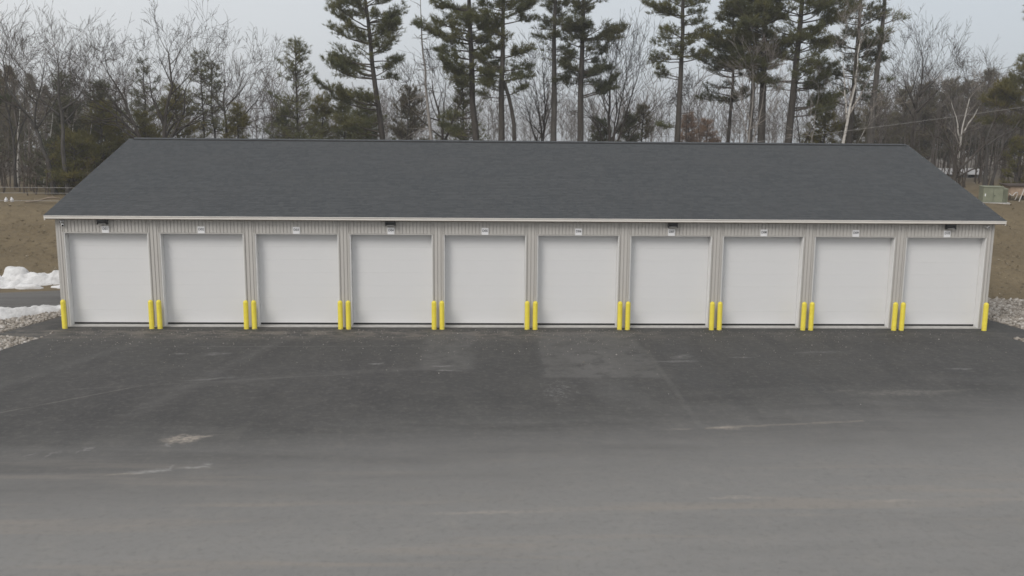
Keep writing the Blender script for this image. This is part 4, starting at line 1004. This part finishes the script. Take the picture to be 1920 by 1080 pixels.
# dead snag
def snag(x, y, H, label, seed):
    rs = np.random.RandomState(seed); z0 = float(gh(x, y)) - 0.15
    root = empty('dead_tree', (x, y, z0)); tag(root, label, 'tree', G_B)
    tr = wobble_line(rs, (0, 0, 0), (-1.05, 0.2, H), 16, 0.05)
    MB().tube([tuple(p) for p in tr], list(0.17 * (1 - np.linspace(0, 0.94, 16))), 8).build('trunk', M['bark_snag'], root, True)
    b = Bare(seed, 3, 0.12, -0.01, 0.012, (0.4, 1.0), (1, 3), (0.4, 0.6))
    for k in range(46):
        h = H * rs.uniform(0.22, 0.93); p = [np.interp(h, tr[:, 2], tr[:, c]) for c in range(3)]; a = rs.uniform(0, 6.28)
        b.grow(tuple(p), (math.cos(a), math.sin(a), rs.uniform(-0.25, 0.35)), rs.uniform(0.4, 2.3) * (1.1 - 0.6 * h / H), 0.028, 2)
    tag(link('branches', seg_mesh('branches', b.S, M['bark_snag']), None, root), kind='stuff')
snag(-5.5, 32, 15.2, 'pale dead snag with short bare side branches above door D04', 41)
B_(2.9, 35, 11.4, 'thin crooked bare tree left of the pale trunked pine', 310, [[(0.1, 0, 1, 0.35), (-0.5, 3.5), (-1.2, 5.5), (-1.9, 8.5)], [(-0.4, 3.4, 0.8, 0.3), (-0.6, 6.5), (-1.0, 9.5), (-1.4, 11)]], 0.10, barkm='bark_brown', twigm='twig_dark', shrink=(0.45, 0.62))
B_(2.75, 36.2, 12.0, 'upright thin bare tree just left of the pale trunked pine', 311, [[(-0.1, 0, 1, 0.4), (-0.1, 5), (0.0, 8), (-0.3, 11.6)], [(-0.1, 5.5, 0.7, 0.3), (0.5, 8), (0.6, 10)], [(-0.1, 4.5, 0.7, 0.2), (-0.7, 8), (-0.9, 10.8)]], 0.11, barkm='bark_brown', twigm='twig_dark')
B_(7.5, 33, 12.5, 'vase shaped bare tree with many slender stems above door D07', 312, [[(0.0, 0, 1, 0.4), (-0.05, 4), (-0.2, 7), (-0.1, 11.4)], [(0, 3.0, 0.8, 0.3), (0.9, 6), (1.4, 8.5), (2.0, 10.8)], [(0, 2.6, 0.75, 0.3), (1.6, 5.2), (2.6, 6.8), (3.2, 7.6)], [(0, 2.9, 0.75, 0.3), (-0.8, 5.2), (-1.5, 7)], [(0.1, 4, 0.7, 0.3), (0.5, 7), (1.2, 11)], [(0, 3.2, 0.6, 0.3), (0.4, 7), (0.3, 10.6)]], 0.17, barkm='bark_brown', twigm='twig_dark', ang=(0.3, 0.7))
B_(13.65, 36, 8.9, 'very thin bare sapling right of the straight slender pine', 313, [[(0, 0, 1, 0.4), (0.1, 4.5), (0.2, 8.5)]], 0.05)
B_(15.2, 37, 8.5, 'thin bare sapling leaning left, left of the slim dark pine', 314, [[(0, 0, 1, 0.4), (-0.2, 4.5), (-0.6, 8.0)]], 0.05)
B_(17.0, 30.5, 11.5, 'pale thin bare tree in front of the massive pine', 315, [[(0, 0, 1, 0.35), (0.1, 4), (0.3, 8), (0.1, 11)], [(0.1, 3, 0.8, 0.3), (0.9, 6.5), (1.3, 10)]], 0.085, barkm='bark_snag', twigm='twig_birch')
B_(22.4, 35, 10.2, 'bare tree with arching twigs right of the leaning thick pine', 316, [[(0, 0, 1, 0.3), (0.0, 4), (-0.4, 7), (-0.6, 9.8)], [(0, 3.6, 0.8, 0.3), (1.2, 6.5), (1.7, 9)]], 0.085, barkm='bark_brown')
B_(21.4, 30, 9.4, 'slim pale bare sapling in front of the leaning thick pine', 317, [[(0, 0, 1, 0.4), (0.2, 5), (0.5, 9.2)]], 0.055, barkm='bark_snag', twigm='twig_birch')
B_(23.15, 29, 13.4, 'white barked birch with pale forked crown above door D09', 318, [[(0, 0, 1, 0.45), (0.25, 3.5), (0.55, 7), (0.9, 9.5), (1.0, 13)], [(0.5, 6.6, 0.6, 0.25), (0.1, 9.5), (-0.2, 12.5)], [(0.6, 7.2, 0.55, 0.3), (1.6, 9.0), (2.4, 11.5)], [(0.2, 3.4, 0.45, 0.4), (1.3, 4.3), (1.9, 5.8)]], 0.145, barkm='bark_birch', twigm='twig_birch', name='birch_tree', shrink=(0.45, 0.65), sidek=0.8)
B_(35.6, 45, 13.6, 'dark bare tree standing against the sky right of the pines', 319, [[(0, 0, 1, 0.5), (0, 6), (0.2, 9), (0.6, 11), (0.5, 13)], [(0.1, 8, 0.6, 0.25), (-0.9, 10), (-1.3, 11.5)], [(0.2, 7.5, 0.6, 0.25), (1.8, 9.6), (3.0, 11.2)], [(0.3, 9.2, 0.6, 0.2), (1.6, 10.8), (2.6, 12.2)]], 0.22, barkm='bark_brown', twigm='twig_dark', lv=5, kids=(2, 3))
for k, (x, y, z, lab) in enumerate([(41.5, 58, 14.6, 'left'), (46.4, 60, 15.4, 'middle'), (51.6, 64, 15.9, 'right')]):
    B_(x, y, zt(x, y, z), '%s one of three hazy bare trees behind the evergreen row at right' % lab, 330 + k, [[(0, 0, 1, 0.45), (0, 6), (0.3, zt(x, y, z) * 0.95)], [(0, 5, 0.7, 0.3), (1.2, 9), (1.6, 11)], [(0, 5, 0.7, 0.3), (-1.2, 9), (-1.8, 10.5)]], 0.16, lv=4)
B_(38.3, 42, 9.1, 'white barked birch with a V shaped crown in the right wood', 340, [[(0, 0, 1, 0.5), (0.1, 4), (0.1, 6), (0.5, 8.8)], [(0.1, 4.6, 0.75, 0.3), (-0.4, 7), (-1.0, 8.4)], [(0.1, 5.0, 0.7, 0.3), (1.2, 7), (1.9, 8.4)]], 0.13, barkm='bark_birch', twigm='twig_birch', name='birch_tree', sidek=0.5)
B_(36.1, 33, 6.9, 'bare tree with a thick forked trunk beside the green cabinet', 341, [[(0, 0, 1, 0.6), (-0.1, 3), (-0.15, 5.0), (0.1, 6.4)], [(0.35, 0, 0.85, 0.5), (0.8, 3.2), (1.6, 5.3), (2.3, 6.5)], [(-0.1, 4.4, 0.6, 0.2), (0.9, 5.2), (1.8, 5.7)]], 0.21, barkm='bark_grey', lv=4)
B_(32.6, 31, 6.4, 'low gnarled bare tree with crooked limbs beside the right roof end', 342, [[(0, 0, 1, 0.4), (0.1, 2), (-0.3, 3.8), (-1.2, 5.8)], [(0.1, 1.6, 0.8, 0.3), (1.2, 3.2), (2.6, 4.8), (3.2, 5.6)], [(0.1, 1.4, 0.7, 0.3), (1.6, 2.2), (3.0, 2.6)], [(0, 1.2, 0.7, 0.3), (-1.2, 2.0), (-1.8, 2.2)]], 0.17, barkm='bark_brown', twigm='twig_dark')
for k, (x, y, z, lean, lab) in enumerate([(-38.7, 38, 11.2, 0.4, 'white birch trunk nearest the left edge'), (-36.7, 38, 10.2, 0.9, 'white birch trunk left of the leaning bare tree'), (-33.0, 36, 9.2, 1.0, 'white birch trunk leaning right behind the straight bare tree'), (-34.2, 36.5, 9.0, 0.7, 'thin white birch trunk between the two bare trees at left')]):
    h_ = zt(x, y, z); B_(x, y, h_, lab, 350 + k, [[(0, 0, 1, 0.5), (lean * 0.3, h_ * 0.4), (lean, h_)]], 0.10, barkm='bark_birch', twigm='twig_birch', name='birch_tree', sidek=0.6, lv=3)

# far wood that reads as one mass
def far_wood(name, spots, label, seed, twigm, hf=1.0):
    b = Bare(seed, 3, 0.12, 0.05, 0.016, (0.3, 0.8), (3, 4), (0.45, 0.65)); b.segl = 0.8; b.nmin = 1; rr = b.r
    for (x, y, H) in spots:
        z = float(gh(x, y)) - 0.1; n = 6; p = (x, y, z); lx = rr.gauss(0, 0.05); r_ = rr.uniform(0.04, 0.10)
        for i in range(n):
            q = (p[0] + lx * H / n + rr.gauss(0, 0.06), p[1], p[2] + H / n); r2 = r_ * (1 - 0.13 * (i + 1))
            b.S.append((*p, *q, r_ * (1 - 0.13 * i), r2))
            if i >= 2:
                for _ in range(2):
                    a = rr.uniform(0, 6.28); b.grow(q, (math.cos(a) * 0.8, math.sin(a) * 0.8, rr.uniform(0.4, 1.2)), H * rr.uniform(0.12, 0.24), r2 * 0.5, 2)
            p = q
    o = link(name, seg_mesh(name, b.S, M[twigm], ((0.0, 99, 3),))); tag(o, label, 'wood', kind='stuff'); return o
rs = np.random.RandomState(77)
def wood_belt(name, spots, label, seed, mat):
    protos = []
    for k in range(7):
        b = Bare(seed + k, 3, 0.13, 0.06, 0.022, (0.3, 0.75), (2, 3), (0.5, 0.7)); b.segl = 1.4; b.nmin = 1; rr = b.r; p = (0, 0, 0); lx = rr.gauss(0, 0.05)
        for i in range(7):
            q = (p[0] + lx / 7 * 10 + rr.gauss(0, 0.06), p[1] + rr.gauss(0, 0.05), p[2] + 10 / 7); b.S.append((*p, *q, 0.062 - 0.007 * i, 0.055 - 0.007 * i))
            if i >= 2:
                for _ in range(3):
                    a = rr.uniform(0, 6.28); b.grow(q, (math.cos(a) * 0.7, math.sin(a) * 0.7, rr.uniform(0.5, 1.2)), rr.uniform(1.2, 2.8), 0.04, 2)
            p = q
        protos.append(np.array(b.S + b.B))
    rs_ = np.random.RandomState(seed); out = []
    for x, y, H in spots:
        A = protos[rs_.randint(7)].copy(); f_ = H / 11.0; a = rs_.uniform(0, 6.28); ca, sa = math.cos(a), math.sin(a); z = float(gh(x, y))
        for o in (0, 3):
            X_, Y_ = A[:, o].copy(), A[:, o + 1].copy(); A[:, o] = (X_ * ca - Y_ * sa) * f_ + x; A[:, o + 1] = (X_ * sa + Y_ * ca) * f_ + y; A[:, o + 2] = A[:, o + 2] * f_ + z
        A[:, 6:] *= f_; out.append(A)
    o = link(name, seg_mesh(name, np.concatenate(out), M[mat], ((0.0, 99, 3),))); tag(o, label, 'wood', kind='stuff'); return o
nb_ = 980; by_ = 72 + 230 * rs.uniform(0, 1, nb_) ** 1.3; bx_ = rs.uniform(-0.62, 0.62, nb_) * (by_ + 45)
wood_belt('far_wood', [(x, y, rs.uniform(7.5, 11.5)) for x, y in zip(bx_, by_)], 'distant grey bare wood seen between the trunks', 900, 'twig_far')
sp = [(x, y, rs.uniform(6.5, 10.5)) for x, y in zip(rs.uniform(-62, -33, 120), rs.uniform(38, 62, 120))]
far_wood('far_wood', sp, 'dense brown grey thicket behind the bare trees at left', 402, 'twig_far')
sp = [(x, y, rs.uniform(5.5, 8.6)) for x, y in zip(rs.uniform(30, 85, 330), rs.uniform(43, 74, 330)) if x > 0.62 * y + 0.5]
far_wood('far_wood', sp, 'dense wood of thin brown stems behind the right end of the garage', 403, 'twig_far')
sp = [(x, y, rs.uniform(1.2, 3.2)) for x, y in zip(rs.uniform(-46, -27, 100), rs.uniform(29, 40, 100))]
far_wood('brush', sp, 'low bare brush under the trees at far left', 404, 'twig_grey')
sp = [(x, y, rs.uniform(1.0, 3.5)) for x, y in zip(rs.uniform(29, 50, 90), rs.uniform(30, 46, 90))]
far_wood('brush', sp, 'low bare brush under the trees at far right', 405, 'twig_grey')
def far_evergreens(name, spots, label, seed):
    rs = np.random.RandomState(seed); T = []
    for x, y, H, w in spots:
        z = float(gh(x, y)); k = int(600)
        q = rs.uniform(0.05, 1, k) ** 0.8; a = rs.uniform(0, 6.283, k); rad_ = w * (1 - q) ** 0.8 * rs.uniform(0.35, 1.05, k) * (1 + 0.3 * np.sin(q * 34 + rs.uniform(0, 6)))
        T.append(np.column_stack([x + rad_ * np.cos(a), y + rad_ * np.sin(a), z + q * H, np.cos(a), np.sin(a), 0.5 + 0 * a]))
    T = np.concatenate(T)
    o = link(name, needle_mesh(name, T[:, :3], T[:, 3:] / np.linalg.norm(T[:, 3:], axis=1)[:, None], M['needles_far'], rs, 5, 0.3, 0.6, 0.09)); tag(o, label, 'wood', kind='stuff')
sp = [(x, y, rs.uniform(6, 9.5), rs.uniform(1.6, 2.6)) for x, y in zip(rs.uniform(58, 96, 18), rs.uniform(70, 95, 18))] + [(x, y, rs.uniform(7, 10.5), rs.uniform(1.8, 2.8)) for x, y in zip(rs.uniform(-75, -44, 20), rs.uniform(52, 72, 20))]
far_evergreens('far_evergreens', sp, 'far dull evergreens mixed into the wood at both sides', 7)

# ------------------------------------------------------------------ small things beyond the garage
# wire fence along the left bank
F_ = empty('wire_fence', (-33, 21.5, 0)); tag(F_, 'three strand wire fence running along the top of the left bank', 'fence')
for k, zz in enumerate((4.00, 3.66, 3.18)):
    MB().tube([(-24 + 6 * i, -0.02 * i, zz + 0.025 * i - (0.03 if i % 2 else 0)) for i in range(9)], [0.013] * 9, 6).build('wire', M['wire_grey'], F_)
for xx in (-24, 24):
    b0 = float(gh(xx - 33, 21.5)) - 0.4 if xx < 0 else float(gh(-9, 21.5)) - 0.3
    MB().tube([(xx, 0.02, b0), (xx, 0, 4.4)], [0.07, 0.06], 8).build('post', M['post_wood'], F_)
# overhead wires at right
def wire(name, a, b, sag, r_, label, mat='wire_grey'):
    A, B2 = Vector(a), Vector(b); n = 28; pts = []
    for i in range(n + 1):
        f_ = i / n; p = A.lerp(B2, f_); p.z -= sag * 4 * f_ * (1 - f_); pts.append(tuple(p))
    o = MB().tube(pts, [r_] * (n + 1), 5).build(name, M[mat]); tag(o, label, 'cable', 'overhead cables at right'); return o
wire('overhead_cable', (9.0, 26, 6.3), (60, 26, 14.0), 0.5, 0.010, 'lowest overhead cable crossing in front of the pines at right')
wire('overhead_cable', (20, 27, 9.2), (60, 27, 19.2), 0.35, 0.012, 'upper of two close overhead cables against the sky at right', 'wire_dark')
wire('overhead_cable', (20, 27.2, 8.9), (60, 27.2, 18.7), 0.35, 0.012, 'lower of two close overhead cables against the sky at right', 'wire_dark')
# transformer cabinet
bx_, by_ = 31.35, 23.0; bz = float(gh(bx_, by_))
C_ = empty('utility_cabinet', (bx_, by_, bz), R(-12)); tag(C_, 'pale green metal utility cabinet on the right bank', 'cabinet')
bevel(MB().box(-0.72, 0.50, -0.5, 0.5, 0.06, 1.02).build('cabinet_body', M['transformer_green'], C_), 0.03, 2)
bevel(MB().box(-0.75, 0.53, -0.54, 0.54, 1.021, 1.09).build('lid', M['transformer_green'], C_), 0.02, 2)
MB().box(-0.8, 0.95, -0.6, 0.6, -0.25, 0.058).build('pad', M['concrete'], C_)
bevel(MB().box(0.503, 0.80, -0.42, 0.45, 0.062, 0.98).build('fin_tank', M['transformer_green'], C_), 0.02, 1)
for k in range(4): MB().box(0.52 + k * 0.075, 0.55 + k * 0.075, -0.50, -0.423, 0.12, 0.92).build('fin', M['transformer_green'], C_)
MB().box(-0.105, -0.095, -0.512, -0.502, 0.12, 0.98).build('door_seam', M['black_rubber'], C_)
MB().box(-0.62, -0.56, -0.515, -0.502, 0.45, 0.62).build('warning_label', M['sign_white'], C_)
MB().tube([(-0.02, -0.5, 0.5), (-0.02, -0.54, 0.5)], [0.03, 0.03], 8).build('latch', M['black_metal'], C_)
# tan shed on posts
sx_, sy_ = 34.9, 26.5; sz = float(gh(sx_, sy_))
T_ = empty('small_shed', (sx_, sy_, sz)); tag(T_, 'small tan wooden shed raised on dark legs at the right edge', 'shed')
for k in range(4): MB().box(-0.72 + k * 0.37, -0.72 + k * 0.37 + 0.355, -0.5, -0.46, 0.42, 1.02).build('board', M['shed_tan'], T_)
MB().box(-0.74, 0.77, -0.455, 0.5, 0.40, 1.03).build('shed_body', M['shed_tan'], T_)
MB().prism([(-0.62, 1.032), (0.62, 1.12), (0.62, 1.18), (-0.62, 1.09)], 'x', -0.95, 0.95).build('shed_roof', M['shed_dark'], T_)
for xx in (-0.68, 0.70):
    for yy in (-0.42, 0.42): MB().box(xx - 0.05, xx + 0.05, yy - 0.05, yy + 0.05, -0.2, 0.398).build('leg', M['shed_dark'], T_)
# bent grey pipe and leaning pole
px0, py0 = 34.0, 24.8; pz = float(gh(px0, py0))
pp = [(math.cos(a) * 0.28 * (1 - 0.1 * k), 0.02 * k, 0.02 + 0.30 + math.sin(a) * 0.28) for k, a in enumerate(np.linspace(R(170), R(-80), 12))]
o = MB().tube([(-0.55, 0, 0.52), (-0.4, 0, 0.40)] + pp, [0.03] * 14, 8).build('bent_pipe', M['pipe_grey'], None, True, (px0, py0, pz)); tag(o, 'bent pale grey hose lying beside the tan shed', 'hose')
o = MB().tube([(33.7, 24.0, float(gh(33.7, 24)) - 0.05), (34.25, 24.1, 4.85)], [0.035, 0.03], 8).build('leaning_pole', M['pipe_grey']); tag(o, 'pale pole leaning to the right at the right edge', 'pole')
# long low building with snow on its roof in the wood
hx, hy = 43.6, 52.0; hz = float(gh(hx, hy))
H_ = empty('low_house', (hx, hy, hz)); tag(H_, 'long low grey building with a snow covered roof in the right wood', 'building')
MB().box(-2.5, 2.3, 0, 3.2, -0.3, 0.32).build('wall', M['house_grey'], H_)
for k in range(3): MB().box(-2.1 + k * 1.5, -1.4 + k * 1.5, -0.02, 0.04, 0.0, 0.24).build('window', M['dark_glass'], H_)
MB().prism([(-0.4, 0.32), (1.6, 0.78), (3.6, 0.32), (3.6, 0.25), (1.6, 0.70), (-0.4, 0.25)], 'x', -2.8, 2.6).build('roof', M['snow_roof'], H_)
snow_lump(33.8, 41.0, 1.0, 0.6, 1.7, 31, 'white snow heap just beyond the right end of the roof')
# fallen log and pale sack at the top of the left bank
lx_, ly_ = -29.6, 22.0
o = MB().tube([(-0.9, -0.4, float(gh(lx_ - 0.9, ly_ - 0.4)) + 0.05), (-0.3, -0.1, float(gh(lx_ - .3, ly_)) + 0.14), (0.3, 0.1, float(gh(lx_ + .3, ly_)) + 0.34), (0.6, 0.15, float(gh(lx_ + .6, ly_)) + 0.36), (0.95, 0.2, float(gh(lx_ + 0.95, ly_)) + 0.30)], [0.04, 0.055, 0.06, 0.055, 0.035], 8).build('fallen_log', M['log_bark'], None, True, (lx_, ly_, 0)); tag(o, 'short fallen log lying at the top of the left bank', 'log')
for k, (xx, yy, lab) in enumerate([(-32.15, 22.6, 'left of two pale sacks at the far left edge of the bank'), (-31.75, 22.6, 'right of two pale sacks at the far left edge of the bank')]):
    b = MB(); b.lathe([(0.06, 0.0), (0.10, 0.05), (0.105, 0.16), (0.08, 0.24), (0.035, 0.29), (0.05, 0.33)], 12)
    o = b.build('sack', M['bag_white'], None, True, (xx, yy, float(gh(xx, yy)) - 0.03)); o.rotation_euler = (0.1, 0.12 - 0.3 * k, k); tag(o, lab, 'sack')

# ------------------------------------------------------------------ thin winter haze in the air
hz_m = bpy.data.materials.new('haze'); hz_m.use_nodes = True; hn = hz_m.node_tree.nodes; hn.clear()
ho = hn.new('ShaderNodeOutputMaterial'); hv = hn.new('ShaderNodeVolumePrincipled')
hv.inputs['Color'].default_value = (0.90, 0.92, 0.95, 1); hv.inputs['Density'].default_value = 0.00085; hv.inputs['Anisotropy'].default_value = 0.2
hz_m.cycles.homogeneous_volume = True
hz_m.node_tree.links.new(hv.outputs[0], ho.inputs['Volume'])
zmin = float(GZ.min()) - 1.0
hz_o = MB().box(-905, 905, -155, 1505, zmin, 34).build('haze', hz_m); tag(hz_o, 'thin pale winter haze in the air', 'haze', kind='stuff')
